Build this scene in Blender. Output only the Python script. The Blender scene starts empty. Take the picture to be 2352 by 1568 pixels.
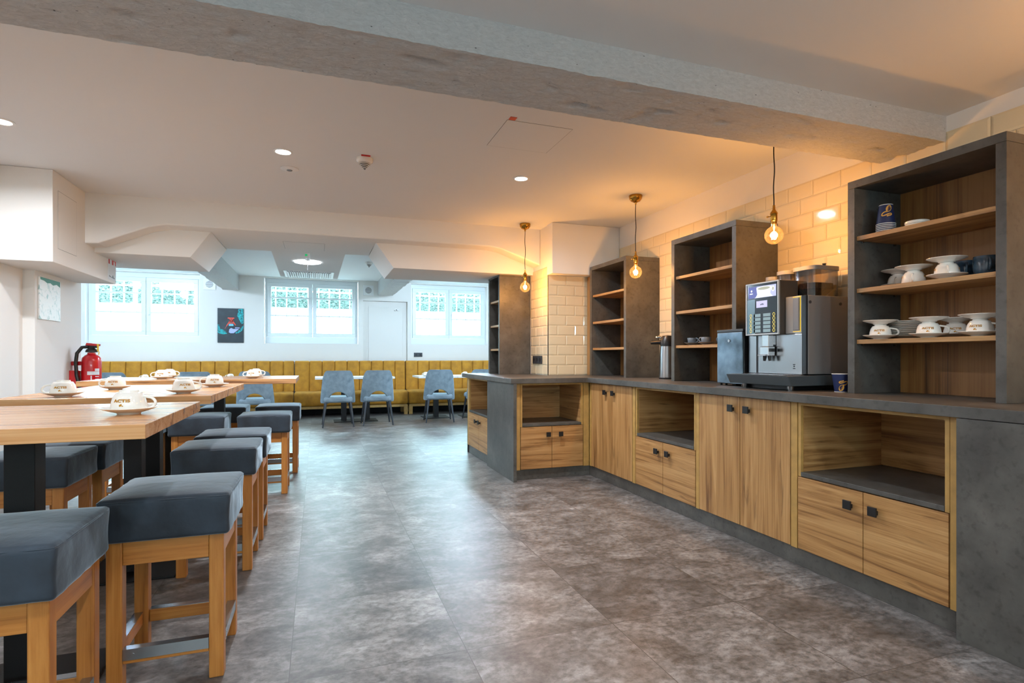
import bpy, bmesh, math, random
from mathutils import Vector, Matrix, noise
C = bpy.context.scene
COL = C.collection
PI = math.pi
R = math.radians
random.seed(7)

# ------------------------------------------------------------------ materials
def lin(c):
    return tuple(((v/255.)/12.92 if v/255. <= .04045 else ((v/255.+.055)/1.055)**2.4) for v in c)
def rgba(c): return lin(c)+(1.,)

def new_mat(name):
    m = bpy.data.materials.new(name); m.use_nodes = True
    nt = m.node_tree; b = nt.nodes['Principled BSDF']
    return m, nt, b
def nd(nt, typ, **kw):
    n = nt.nodes.new(typ)
    for k, v in kw.items():
        if k.startswith('i_'): n.inputs[k[2:].replace('_', ' ')].default_value = v
        else: setattr(n, k, v)
    return n
def lk(nt, a, b): nt.links.new(a, b)
def ramp(nt, stops, interp='LINEAR'):
    r = nt.nodes.new('ShaderNodeValToRGB'); cr = r.color_ramp; cr.interpolation = interp
    while len(cr.elements) > 1: cr.elements.remove(cr.elements[-1])
    for i, (p, c) in enumerate(stops):
        e = cr.elements[0] if i == 0 else cr.elements.new(p)
        e.position = p; e.color = rgba(c)
    return r
def coords(nt, scale=(1,1,1), rot=(0,0,0), space='Object'):
    t = nt.nodes.new('ShaderNodeTexCoord'); m = nt.nodes.new('ShaderNodeMapping')
    m.inputs['Scale'].default_value = scale; m.inputs['Rotation'].default_value = rot
    lk(nt, t.outputs[space], m.inputs['Vector']); return m.outputs['Vector']
def mixc(nt, fac, a, b, mode='MIX'):
    n = nt.nodes.new('ShaderNodeMix'); n.data_type = 'RGBA'; n.blend_type = mode
    for sock, v in ((n.inputs[0], fac), (n.inputs[6], a), (n.inputs[7], b)):
        if hasattr(v, 'is_linked'): lk(nt, v, sock)
        else: sock.default_value = v
    return n.outputs[2]
def bump(nt, b, h, strength, dist=.01):
    n = nd(nt, 'ShaderNodeBump'); n.inputs['Strength'].default_value = strength; n.inputs['Distance'].default_value = dist
    lk(nt, h, n.inputs['Height']); lk(nt, n.outputs[0], b.inputs['Normal'])

def plain(name, c, rough=.5, metal=0., spec=.5, var=0., vscale=8., bmp=0., bscale=60., coat=0.):
    m, nt, b = new_mat(name)
    b.inputs['Base Color'].default_value = rgba(c); b.inputs['Roughness'].default_value = rough
    b.inputs['Metallic'].default_value = metal; b.inputs['Specular IOR Level'].default_value = spec
    b.inputs['Coat Weight'].default_value = coat
    v = coords(nt)
    n = nd(nt, 'ShaderNodeTexNoise'); n.inputs['Scale'].default_value = vscale; n.inputs['Detail'].default_value = 5
    lk(nt, v, n.inputs['Vector'])
    if var:
        lo = tuple(max(0, x*(1-var)) for x in c); hi = tuple(min(255, x*(1+var)) for x in c)
        r = ramp(nt, [(.3, lo), (.7, hi)]); lk(nt, n.outputs['Fac'], r.inputs[0]); lk(nt, r.outputs[0], b.inputs['Base Color'])
    if bmp:
        n2 = nd(nt, 'ShaderNodeTexNoise'); n2.inputs['Scale'].default_value = bscale; n2.inputs['Detail'].default_value = 4
        lk(nt, v, n2.inputs['Vector']); bump(nt, b, n2.outputs['Fac'], bmp, .004)
    return m

def wood(name, dark, mid, light, axis='z', rough=.45, across=9., along=.7, contrast=1., knots=True, coat=0.):
    m, nt, b = new_mat(name)
    ix = 'xyz'.index(axis)
    sc = [across]*3; sc[ix] = along
    v = coords(nt, sc)
    n1 = nd(nt, 'ShaderNodeTexNoise'); n1.inputs['Scale'].default_value = 1.; n1.inputs['Detail'].default_value = 7
    n1.inputs['Roughness'].default_value = .62; n1.inputs['Distortion'].default_value = 1.1
    lk(nt, v, n1.inputs['Vector'])
    sc2 = [across*13]*3; sc2[ix] = along*2.2
    v2 = coords(nt, sc2)
    n2 = nd(nt, 'ShaderNodeTexNoise'); n2.inputs['Scale'].default_value = 1.; n2.inputs['Detail'].default_value = 3
    lk(nt, v2, n2.inputs['Vector'])
    ma = nd(nt, 'ShaderNodeMath', operation='MULTIPLY_ADD'); ma.inputs[1].default_value = .35; 
    lk(nt, n2.outputs['Fac'], ma.inputs[0]); 
    sub = nd(nt, 'ShaderNodeMath', operation='ADD'); sub.inputs[1].default_value = -.175
    lk(nt, n1.outputs['Fac'], sub.inputs[0]); lk(nt, sub.outputs[0], ma.inputs[2])
    k = .17/contrast
    r = ramp(nt, [(.5-1.2*k, dark), (.5-.25*k, mid), (.5+k, light)]); lk(nt, ma.outputs[0], r.inputs[0])
    col = r.outputs[0]
    if knots:
        sc3 = [across*.35]*3; sc3[ix] = along*1.1
        v3 = coords(nt, sc3)
        n3 = nd(nt, 'ShaderNodeTexNoise'); n3.inputs['Scale'].default_value = 1.6; n3.inputs['Detail'].default_value = 4; n3.inputs['Distortion'].default_value = 2.
        lk(nt, v3, n3.inputs['Vector'])
        r3 = ramp(nt, [(.27, tuple(int(v*.75) for v in dark)), (.37, (255, 255, 255))]); lk(nt, n3.outputs['Fac'], r3.inputs[0])
        col = mixc(nt, .55, col, r3.outputs[0], 'MULTIPLY')
    lk(nt, col, b.inputs['Base Color'])
    b.inputs['Roughness'].default_value = rough; b.inputs['Coat Weight'].default_value = coat
    b.inputs['Coat Roughness'].default_value = .25
    bump(nt, b, ma.outputs[0], .12, .003)
    return m

def velvet(name, base, hi, sheen=.8, scale=7., rough=.75, tint=(206, 226, 240), con=.3):
    m, nt, b = new_mat(name)
    v = coords(nt)
    n = nd(nt, 'ShaderNodeTexNoise'); n.inputs['Scale'].default_value = scale; n.inputs['Detail'].default_value = 6; n.inputs['Distortion'].default_value = .15
    lk(nt, v, n.inputs['Vector'])
    r = ramp(nt, [(.5-con, base), (.5+con, hi)]); lk(nt, n.outputs['Fac'], r.inputs[0]); lk(nt, r.outputs[0], b.inputs['Base Color'])
    b.inputs['Roughness'].default_value = rough
    b.inputs['Sheen Weight'].default_value = sheen; b.inputs['Sheen Roughness'].default_value = .35
    b.inputs['Sheen Tint'].default_value = rgba(tint)
    n2 = nd(nt, 'ShaderNodeTexNoise'); n2.inputs['Scale'].default_value = 26; n2.inputs['Detail'].default_value = 3
    lk(nt, v, n2.inputs['Vector']); bump(nt, b, n2.outputs['Fac'], .25, .006)
    return m

def emis(name, c, s):
    m = bpy.data.materials.new(name); m.use_nodes = True; nt = m.node_tree
    nt.nodes.clear(); o = nt.nodes.new('ShaderNodeOutputMaterial'); e = nt.nodes.new('ShaderNodeEmission')
    e.inputs[0].default_value = rgba(c); e.inputs[1].default_value = s; lk(nt, e.outputs[0], o.inputs[0]); return m

def clear_glass(name, tint=(255, 255, 255), refl=.12, rough=.02):
    m = bpy.data.materials.new(name); m.use_nodes = True; nt = m.node_tree
    nt.nodes.clear(); o = nt.nodes.new('ShaderNodeOutputMaterial')
    t = nt.nodes.new('ShaderNodeBsdfTransparent'); t.inputs[0].default_value = rgba(tint)
    g = nt.nodes.new('ShaderNodeBsdfGlossy'); g.inputs['Roughness'].default_value = rough
    lw = nt.nodes.new('ShaderNodeLayerWeight'); lw.inputs[0].default_value = .35
    mu = nd(nt, 'ShaderNodeMath', operation='MULTIPLY_ADD'); mu.inputs[1].default_value = .6; mu.inputs[2].default_value = refl*.4
    lk(nt, lw.outputs['Fresnel'], mu.inputs[0])
    mx = nt.nodes.new('ShaderNodeMixShader'); lk(nt, mu.outputs[0], mx.inputs[0]); lk(nt, t.outputs[0], mx.inputs[1]); lk(nt, g.outputs[0], mx.inputs[2])
    lk(nt, mx.outputs[0], o.inputs[0]); return m

M = {}
M['white'] = plain('white wall paint', (233, 231, 227), .8, spec=.25, bmp=.08, bscale=90)
M['ceil_rear_lit'] = plain('ceiling paint lightened as daylit', (240, 243, 245), .9, spec=.15)  # main ceiling paint lightened so the rear looks brightly window lit
M['ceil'] = plain('matt ceiling paint', (226, 228, 230), .9, spec=.15)
M['beam'] = None
M['white_gloss'] = plain('white lacquer', (236, 238, 240), .35)
M['upvc'] = plain('white window plastic', (232, 240, 244), .35)
M['porcelain'] = plain('white porcelain', (238, 235, 228), .12, coat=.3)
M['black_metal'] = plain('black powder coated steel', (10, 10, 11), .55, spec=.35, bmp=.15, bscale=420)
M['knob'] = plain('matt black metal', (18, 18, 19), .45)
M['black'] = plain('black plastic', (20, 20, 22), .35)
M['dark'] = plain('dark recess', (28, 27, 27), .8)
M['steel'] = plain('brushed stainless steel', (176, 178, 181), .24, 1., var=.05, vscale=4)
M['chrome'] = plain('chrome', (215, 218, 222), .08, 1.)
M['brass'] = plain('brass', (176, 130, 52), .22, 1., var=.12, vscale=30)
M['gold'] = plain('gold print', (176, 122, 0), .4)
M['cord'] = plain('black textile cord', (22, 20, 20), .8)
M['leg_metal'] = plain('dark grey metal leg', (62, 66, 72), .35, .5)
M['red'] = plain('red enamel', (196, 16, 26), .25, coat=.4)
M['red_tag'] = plain('red tag', (190, 30, 30), .5)
M['yellow'] = plain('yellow', (238, 196, 60), .5); M['sign_yellow'] = plain('dull yellow', (104, 78, 12), .6)
M['grey_plate'] = plain('anthracite plastic', (52, 55, 60), .4)
M['lam_edge'] = plain('oak edge band', (178, 140, 78), .5, var=.06, vscale=20)
M['fridge'] = plain('smudged blue-grey steel', (120, 136, 150), .3, .85, var=.35, vscale=5)
M['mach_grey'] = plain('grey machine panel', (128, 127, 128), .45, .2)
M['mach_frame'] = plain('silver grey plastic', (176, 180, 182), .35, .3)
M['mach_dark'] = plain('dark brown grey plastic', (62, 56, 50), .45)
M['panel_dark'] = plain('glossy dark panel', (36, 42, 48), .12)
M['panel_reflection'] = plain('painted panel reflection', (104, 136, 150), .2)
M['tray'] = plain('slate grey metal tray', (92, 102, 108), .35, .5)
M['ad'] = emis('backlit advert', (196, 200, 240), 1.1)
M['ad_dark'] = emis('backlit advert shade', (128, 136, 196), .9)
M['ad_white'] = emis('backlit advert cup', (240, 244, 255), 1.2)
M['ad_coffee'] = emis('backlit advert foam', (186, 188, 170), 1.0)
M['lcd'] = emis('lit display', (208, 204, 240), 1.1)
M['lcd_ink'] = emis('display ink', (96, 104, 130), .6)
M['ring'] = emis('lit button ring', (250, 226, 110), 1.1)
M['strip'] = emis('yellow light strip', (250, 200, 40), 1.1)
M['button_tab'] = plain('pale button label', (150, 178, 186), .4)
M['hopper'] = None
M['lid_grey'] = plain('grey hopper lid', (140, 139, 137), .4)
M['beans'] = plain('dark ground coffee', (58, 38, 22), .8, var=.4, vscale=70)
M['paper_blue'] = plain('navy printed paper', (28, 40, 84), .5)
M['paper_white'] = plain('white paper rim', (240, 238, 234), .6)
M['print_gold'] = plain('ochre print', (226, 168, 70), .5)
M['print_brown'] = plain('brown print', (140, 76, 20), .5)
M['cup_grey'] = plain('grey stoneware', (112, 122, 132), .3, var=.08, vscale=20)
M['cup_grey_in'] = plain('pale stoneware rim', (190, 186, 176), .35)
M['mug_blue'] = plain('reactive dark blue glaze', (52, 74, 92), .15, var=.3, vscale=25, coat=.5)
M['filament'] = emis('glowing filament', (255, 214, 140), 90.)
M['lamp_disc'] = emis('lit lamp diffuser', (255, 246, 232), 14.)
M['led_disc'] = emis('lit cool lamp disc', (240, 248, 255), 8.)
M['globe'] = clear_glass('added globe lamp glass', (250, 250, 250), .05); M['green_sign'] = emis('green exit light', (40, 190, 110), .8)
M['bulb_glass'] = clear_glass('amber bulb glass', (255, 232, 190), .2)
_nt = M['bulb_glass'].node_tree; _o = [n for n in _nt.nodes if n.type == 'OUTPUT_MATERIAL'][0]; _m = _o.inputs[0].links[0].from_node
_tr = _nt.nodes.new('ShaderNodeBsdfTranslucent'); _tr.inputs[0].default_value = rgba((255, 224, 186)); _mx = _nt.nodes.new('ShaderNodeMixShader'); _mx.inputs[0].default_value = .008
_nt.links.new(_m.outputs[0], _mx.inputs[1]); _nt.links.new(_tr.outputs[0], _mx.inputs[2]); _nt.links.new(_mx.outputs[0], _o.inputs[0])
M['pane'] = clear_glass('window glass', (235, 248, 246), .05)
M['hopper'] = clear_glass('smoked hopper plastic', (212, 204, 196), .25, .08)
M['sheet_white'] = plain('white sheet', (225, 228, 232), .6)

def m_cabinet(axis, nm):
    return wood(nm, (112, 74, 40), (166, 122, 72), (194, 152, 100), axis, .42, 20., .9, 1.0)
M['oak_v'] = m_cabinet('z', 'oak laminate vertical grain')
M['oak_x'] = m_cabinet('x', 'oak laminate grain along x')
M['oak_y'] = m_cabinet('y', 'oak laminate grain along y')
M['oak_dark'] = wood('brown oak back panel', (80, 50, 20), (132, 88, 42), (156, 110, 60), 'z', .5, 10., .5, 1.2)
M['stool_v'] = wood('oiled oak vertical', (122, 72, 27), (166, 105, 44), (188, 128, 62), 'z', .38, 16., 1.2, .9, False)
M['stool_x'] = wood('oiled oak along x', (122, 72, 27), (166, 105, 44), (188, 128, 62), 'x', .38, 16., 1.2, .9, False)
M['stool_y'] = wood('oiled oak along y', (122, 72, 27), (166, 105, 44), (188, 128, 62), 'y', .38, 16., 1.2, .9, False)
M['table'] = wood('core beech laminate', (104, 58, 28), (188, 134, 82), (206, 158, 108), 'x', .26, 14., .8, 1.1, True)
M['table_white'] = wood('pale laminate', (196, 190, 182), (222, 220, 216), (232, 230, 228), 'x', .35, 10., .8, .8, False)
M['stool_velvet'] = velvet('slate velvet', (14, 20, 27), (48, 60, 72), .75, 5., con=.16)
M['chair_velvet'] = velvet('blue grey velvet', (92, 108, 118), (138, 154, 164), .9, 12.)
M['mustard'] = velvet('mustard velvet', (150, 98, 12), (200, 142, 36), .35, 9., tint=(240, 210, 150))

def m_stone():
    m, nt, b = new_mat('brown grey stone laminate')
    v = coords(nt)
    n = nd(nt, 'ShaderNodeTexNoise'); n.inputs['Scale'].default_value = 4.5; n.inputs['Detail'].default_value = 9; n.inputs['Roughness'].default_value = .62
    lk(nt, v, n.inputs['Vector'])
    r = ramp(nt, [(.3, (62, 60, 57)), (.52, (81, 79, 75)), (.72, (100, 97, 92))]); lk(nt, n.outputs['Fac'], r.inputs[0])
    n2 = nd(nt, 'ShaderNodeTexNoise'); n2.inputs['Scale'].default_value = 38; n2.inputs['Detail'].default_value = 4
    lk(nt, v, n2.inputs['Vector'])
    r2 = ramp(nt, [(.3, (190, 188, 186)), (.45, (255, 255, 255))]); lk(nt, n2.outputs['Fac'], r2.inputs[0])
    lk(nt, mixc(nt, .6, r.outputs[0], r2.outputs[0], 'MULTIPLY'), b.inputs['Base Color'])
    b.inputs['Roughness'].default_value = .42
    bump(nt, b, n2.outputs['Fac'], .05, .002)
    return m
M['stone'] = m_stone()

def m_tile():
    m, nt, b = new_mat('glazed cream metro tile')
    b.inputs['Base Color'].default_value = rgba((226, 211, 178)); b.inputs['Roughness'].default_value = .06
    v = coords(nt); n = nd(nt, 'ShaderNodeTexNoise'); n.inputs['Scale'].default_value = 14; lk(nt, v, n.inputs['Vector'])
    bump(nt, b, n.outputs['Fac'], .04, .004)
    return m
M['tile'] = m_tile()
M['grout'] = plain('tile grout', (196, 186, 166), .8)

def m_beam():
    m, nt, b = new_mat('rough painted concrete')
    v = coords(nt, (1., 2.2, 2.2))
    n = nd(nt, 'ShaderNodeTexNoise'); n.inputs['Scale'].default_value = 34; n.inputs['Detail'].default_value = 10; n.inputs['Roughness'].default_value = .74; n.inputs['Distortion'].default_value = .8
    lk(nt, v, n.inputs['Vector'])
    vo = nd(nt, 'ShaderNodeTexVoronoi'); vo.inputs['Scale'].default_value = 26; lk(nt, v, vo.inputs['Vector'])
    r = ramp(nt, [(.06, (60, 60, 62)), (.12, (255, 255, 255))]); lk(nt, vo.outputs['Distance'], r.inputs[0])
    gate = nd(nt, 'ShaderNodeTexNoise'); gate.inputs['Scale'].default_value = 9; lk(nt, v, gate.inputs['Vector'])
    gr = ramp(nt, [(.55, (0, 0, 0)), (.6, (255, 255, 255))]); lk(nt, gate.outputs['Fac'], gr.inputs[0])
    base = ramp(nt, [(.3, (196, 196, 196)), (.7, (222, 222, 222))]); lk(nt, n.outputs['Fac'], base.inputs[0])
    pits = mixc(nt, gr.outputs[0], (1, 1, 1, 1), r.outputs[0])
    lk(nt, mixc(nt, .9, base.outputs[0], pits, 'MULTIPLY'), b.inputs['Base Color'])
    b.inputs['Roughness'].default_value = .85; b.inputs['Specular IOR Level'].default_value = .2
    bump(nt, b, n.outputs['Fac'], .75, .018)
    return m
M['beam'] = m_beam()

def m_floor():
    m, nt, b = new_mat('concrete look vinyl tile')
    geo = nt.nodes.new('ShaderNodeTexCoord')
    TS = .62
    def off(sock, dx, dy, s):
        mp = nt.nodes.new('ShaderNodeMapping'); mp.inputs['Location'].default_value = (dx, dy, 0); mp.inputs['Scale'].default_value = (s, s, s)
        lk(nt, sock, mp.inputs['Vector']); return mp.outputs[0]
    cell = off(geo.outputs['Object'], .09/TS, -2.02/TS, 1/TS)
    fl = nd(nt, 'ShaderNodeVectorMath', operation='FLOOR'); lk(nt, cell, fl.inputs[0])
    fr = nd(nt, 'ShaderNodeVectorMath', operation='FRACTION'); lk(nt, cell, fr.inputs[0])
    wn = nd(nt, 'ShaderNodeTexWhiteNoise', noise_dimensions='2D'); lk(nt, fl.outputs[0], wn.inputs['Vector'])
    jit = nd(nt, 'ShaderNodeVectorMath', operation='MULTIPLY_ADD'); lk(nt, wn.outputs['Color'], jit.inputs[0]); jit.inputs[1].default_value = (37, 37, 37)
    lk(nt, geo.outputs['Object'], jit.inputs[2])
    mp = nt.nodes.new('ShaderNodeMapping'); mp.inputs['Scale'].default_value = (1., 1.25, 1.); lk(nt, jit.outputs[0], mp.inputs['Vector'])
    n1 = nd(nt, 'ShaderNodeTexNoise'); n1.inputs['Scale'].default_value = 4.6; n1.inputs['Detail'].default_value = 12; n1.inputs['Roughness'].default_value = .7; n1.inputs['Distortion'].default_value = .5
    lk(nt, mp.outputs[0], n1.inputs['Vector'])
    n2 = nd(nt, 'ShaderNodeTexNoise'); n2.inputs['Scale'].default_value = 30; n2.inputs['Detail'].default_value = 8; n2.inputs['Roughness'].default_value = .7
    lk(nt, mp.outputs[0], n2.inputs['Vector'])
    r1 = ramp(nt, [(.3, (80, 75, 72)), (.45, (111, 107, 104)), (.56, (138, 135, 133)), (.72, (177, 175, 174))]); lk(nt, n1.outputs['Fac'], r1.inputs[0])
    r2 = ramp(nt, [(.36, (136, 131, 128)), (.58, (255, 255, 255))]); lk(nt, n2.outputs['Fac'], r2.inputs[0])
    col = mixc(nt, .75, r1.outputs[0], r2.outputs[0], 'MULTIPLY')
    rt = ramp(nt, [(0., (206, 204, 204)), (1., (255, 255, 255))]); lk(nt, wn.outputs['Value'], rt.inputs[0])
    col = mixc(nt, .9, col, rt.outputs[0], 'MULTIPLY')
    # joints
    sx = nd(nt, 'ShaderNodeSeparateXYZ'); lk(nt, fr.outputs[0], sx.inputs[0])
    w = .0016/TS
    def edge(o):
        a = nd(nt, 'ShaderNodeMath', operation='LESS_THAN'); a.inputs[1].default_value = w; lk(nt, o, a.inputs[0])
        c = nd(nt, 'ShaderNodeMath', operation='GREATER_THAN'); c.inputs[1].default_value = 1-w; lk(nt, o, c.inputs[0])
        d = nd(nt, 'ShaderNodeMath', operation='MAXIMUM'); lk(nt, a.outputs[0], d.inputs[0]); lk(nt, c.outputs[0], d.inputs[1]); return d.outputs[0]
    jm = nd(nt, 'ShaderNodeMath', operation='MAXIMUM'); lk(nt, edge(sx.outputs[0]), jm.inputs[0]); lk(nt, edge(sx.outputs[1]), jm.inputs[1])
    col = mixc(nt, jm.outputs[0], col, rgba((70, 66, 64)))
    lk(nt, col, b.inputs['Base Color'])
    rr = nd(nt, 'ShaderNodeMapRange'); rr.inputs['To Min'].default_value = .3; rr.inputs['To Max'].default_value = .48
    lk(nt, n2.outputs['Fac'], rr.inputs['Value']); lk(nt, rr.outputs[0], b.inputs['Roughness'])
    bump(nt, b, n2.outputs['Fac'], .1, .003)
    return m
M['floor'] = m_floor()

def m_leaf():
    m, nt, b = new_mat('hedge leaves')
    v = coords(nt); n = nd(nt, 'ShaderNodeTexNoise'); n.inputs['Scale'].default_value = 9; n.inputs['Detail'].default_value = 5; lk(nt, v, n.inputs['Vector'])
    r = ramp(nt, [(.3, (4, 20, 16)), (.5, (10, 34, 27)), (.75, (30, 50, 40))]); lk(nt, n.outputs['Fac'], r.inputs[0]); lk(nt, r.outputs[0], b.inputs['Base Color'])
    b.inputs['Roughness'].default_value = .6
    return m
M['leaf'] = m_leaf()

def m_poster():
    m, nt, b = new_mat('night photograph print')
    v = coords(nt, (1, 1, 1))
    n = nd(nt, 'ShaderNodeTexNoise'); n.inputs['Scale'].default_value = 6; n.inputs['Detail'].default_value = 5; lk(nt, v, n.inputs['Vector'])
    r = ramp(nt, [(.3, (22, 30, 38)), (.7, (44, 58, 66))]); lk(nt, n.outputs['Fac'], r.inputs[0]); lk(nt, r.outputs[0], b.inputs['Base Color'])
    b.inputs['Roughness'].default_value = .5
    return m
M['poster'] = m_poster()
def m_foliage_print():
    m, nt, b = new_mat('teal foliage print')
    v = coords(nt); n = nd(nt, 'ShaderNodeTexNoise'); n.inputs['Scale'].default_value = 40; n.inputs['Detail'].default_value = 5; lk(nt, v, n.inputs['Vector'])
    r = ramp(nt, [(.35, (10, 60, 66)), (.65, (20, 190, 196))]); lk(nt, n.outputs['Fac'], r.inputs[0]); lk(nt, r.outputs[0], b.inputs['Base Color'])
    return m
M['print_teal'] = m_foliage_print()
M['print_red'] = plain('coral print', (236, 84, 66), .5)
M['print_lilac'] = plain('lilac print', (170, 180, 236), .5)
M['print_aqua'] = plain('aqua print', (110, 200, 226), .5)
def m_winter():
    m, nt, b = new_mat('pale landscape print')
    v = coords(nt, (1, 1, 1)); n = nd(nt, 'ShaderNodeTexNoise'); n.inputs['Scale'].default_value = 16; n.inputs['Detail'].default_value = 7; n.inputs['Distortion'].default_value = 1.4; lk(nt, v, n.inputs['Vector'])
    r = ramp(nt, [(.3, (150, 184, 182)), (.4, (216, 228, 228)), (.48, (250, 252, 252))]); lk(nt, n.outputs['Fac'], r.inputs[0]); lk(nt, r.outputs[0], b.inputs['Base Color'])
    b.inputs['Roughness'].default_value = .3
    return m
M['winter'] = m_winter()
M['print_green'] = plain('dark green print', (40, 120, 96), .4)

# ------------------------------------------------------------------ mesh helpers
def add_box(bm, x0, x1, y0, y1, z0, z1):
    vs = [bm.verts.new(p) for p in ((x0,y0,z0),(x1,y0,z0),(x1,y1,z0),(x0,y1,z0),(x0,y0,z1),(x1,y0,z1),(x1,y1,z1),(x0,y1,z1))]
    for f in ((0,3,2,1),(4,5,6,7),(0,1,5,4),(1,2,6,5),(2,3,7,6),(3,0,4,7)):
        bm.faces.new([vs[i] for i in f])
    return vs
def add_prism(bm, pts, axis, a, b):
    """pts: polygon in the two other axes (order x,y,z without axis), extruded from a to b along axis"""
    def mk(p, t):
        if axis == 'x': return (t, p[0], p[1])
        if axis == 'y': return (p[0], t, p[1])
        return (p[0], p[1], t)
    A = [bm.verts.new(mk(p, a)) for p in pts]; B = [bm.verts.new(mk(p, b)) for p in pts]
    n = len(pts)
    bm.faces.new(A); bm.faces.new(B[::-1])
    for i in range(n): bm.faces.new((A[i], B[i], B[(i+1) % n], A[(i+1) % n]))
def frame_dirs(d):
    d = d.normalized(); up = Vector((0,0,1)) if abs(d.z) < .95 else Vector((1,0,0))
    u = d.cross(up).normalized(); return u, d.cross(u).normalized()
def add_cyl(bm, p0, p1, r0, r1=None, n=24, caps=True):
    p0, p1 = Vector(p0), Vector(p1); r1 = r0 if r1 is None else r1
    u, v = frame_dirs(p1-p0)
    A, B = [], []
    for i in range(n):
        a = 2*PI*i/n; d = u*math.cos(a)+v*math.sin(a)
        A.append(bm.verts.new(p0+d*r0)); B.append(bm.verts.new(p1+d*r1))
    for i in range(n): bm.faces.new((A[i], A[(i+1) % n], B[(i+1) % n], B[i]))
    if caps: bm.faces.new(A[::-1]); bm.faces.new(B)
def add_lathe(bm, prof, n=40, c=(0,0,0), close=False):
    rings = []
    for r, z in prof:
        if r < 1e-5: rings.append([bm.verts.new((c[0], c[1], c[2]+z))])
        else: rings.append([bm.verts.new((c[0]+r*math.cos(2*PI*i/n), c[1]+r*math.sin(2*PI*i/n), c[2]+z)) for i in range(n)])
    for a, b in zip(rings, rings[1:]):
        for i in range(n):
            j = (i+1) % n
            if len(a) == 1 and len(b) == 1: continue
            if len(a) == 1: bm.faces.new((a[0], b[j], b[i]))
            elif len(b) == 1: bm.faces.new((a[i], a[j], b[0]))
            else: bm.faces.new((a[i], a[j], b[j], b[i]))
    if close:
        a, b = rings[-1], rings[0]
        for i in range(n): bm.faces.new((a[i], a[(i+1) % n], b[(i+1) % n], b[i]))
def add_tube(bm, pts, r, n=10, caps=True, rad=None):
    pts = [Vector(p) for p in pts]; rings = []
    prev = None
    for k, p in enumerate(pts):
        d = (pts[min(k+1, len(pts)-1)]-pts[max(k-1, 0)]).normalized()
        if prev is None: u, v = frame_dirs(d)
        else:
            u = (prev - d*prev.dot(d)).normalized(); v = d.cross(u)
        prev = u
        rr = rad[k] if rad else r
        rings.append([bm.verts.new(p+(u*math.cos(2*PI*i/n)+v*math.sin(2*PI*i/n))*rr) for i in range(n)])
    for a, b in zip(rings, rings[1:]):
        for i in range(n): bm.faces.new((a[i], a[(i+1) % n], b[(i+1) % n], b[i]))
    if caps: bm.faces.new(rings[0][::-1]); bm.faces.new(rings[-1])
def add_rbox(bm, c, s, r, k=3, m=4, puff=None):
    """rounded box, centre c, full size s, radius r; puff(p local)->offset"""
    h = [v/2 for v in s]
    def axis(hh):
        a = [-hh + r*i/k for i in range(k)] + [-hh+r + (2*hh-2*r)*i/m for i in range(m+1)] + [hh-r + r*(i+1)/k for i in range(k)]
        return a
    ax = [axis(v) for v in h]
    tmp = bmesh.new()
    def face(i, j, kx, sgn):
        g = [[tmp.verts.new(tuple({i: a, j: b, kx: sgn*h[kx]}[q] for q in range(3))) for b in ax[j]] for a in ax[i]]
        for p in range(len(g)-1):
            for q in range(len(g[0])-1):
                f = (g[p][q], g[p+1][q], g[p+1][q+1], g[p][q+1])
                tmp.faces.new(f if sgn > 0 else f[::-1])
    face(0, 1, 2, 1); face(0, 1, 2, -1); face(1, 2, 0, 1); face(1, 2, 0, -1); face(2, 0, 1, 1); face(2, 0, 1, -1)
    bmesh.ops.remove_doubles(tmp, verts=tmp.verts, dist=1e-6)
    for v in tmp.verts:
        q = Vector([max(-h[a]+r, min(h[a]-r, v.co[a])) for a in range(3)]); d = v.co-q
        if d.length > 1e-9: v.co = q+d.normalized()*r
        if puff: v.co += Vector(puff(v.co, h))
        v.co += Vector(c)
    idx = {}
    for v in tmp.verts: idx[v] = bm.verts.new(v.co)
    for f in tmp.faces: bm.faces.new([idx[v] for v in f.verts])
    tmp.free()

def mesh(name, bm, mat, parent=None, smooth=False, bevel=0., seg=2, world=True, angle=40):
    """one mesh object; bm is in world coordinates and is moved into the parent's frame"""
    bmesh.ops.recalc_face_normals(bm, faces=bm.faces)
    me = bpy.data.meshes.new(name)
    if parent is not None and world:
        p = parent; off = Vector((0,0,0))
        while p is not None: off += p.location; p = p.parent
        bmesh.ops.translate(bm, verts=bm.verts, vec=-off)
    bm.to_mesh(me); bm.free()
    mats = mat if isinstance(mat, (list, tuple)) else [mat]
    for mm in mats: me.materials.append(mm)
    if smooth:
        for p in me.polygons: p.use_smooth = True
        me.set_sharp_from_angle(angle=R(angle))
    o = bpy.data.objects.new(name, me); COL.objects.link(o)
    if parent is not None: o.parent = parent
    if bevel:
        b = o.modifiers.new('bevel', 'BEVEL'); b.width = bevel; b.segments = seg; b.limit_method = 'ANGLE'; b.angle_limit = R(40)
        b.harden_normals = False
    return o
def thing(name, label, cat, loc=(0,0,0), rz=0., group=None):
    o = bpy.data.objects.new(name, None); COL.objects.link(o); o.empty_display_size = .1
    o.location = loc; o.rotation_euler = (0, 0, rz); o['label'] = label; o['category'] = cat
    if group: o['group'] = group
    return o
def tag(o, label, cat, group=None, kind=None):
    o['label'] = label; o['category'] = cat
    if group: o['group'] = group
    if kind: o['kind'] = kind
    return o
def struct(name, bm, mat, label=None, parent=None, **kw):
    o = mesh(name, bm, mat, parent, **kw)
    if parent is None:
        o['kind'] = 'structure'
        if label: o['label'] = label
        o['category'] = name.split('_')[0]
    return o
def base_at(o, loc):
    """move a one-mesh object's origin to loc (world) without moving the shape"""
    loc = Vector(loc); o.data.transform(Matrix.Translation(-loc)); o.location = loc; return o
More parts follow.
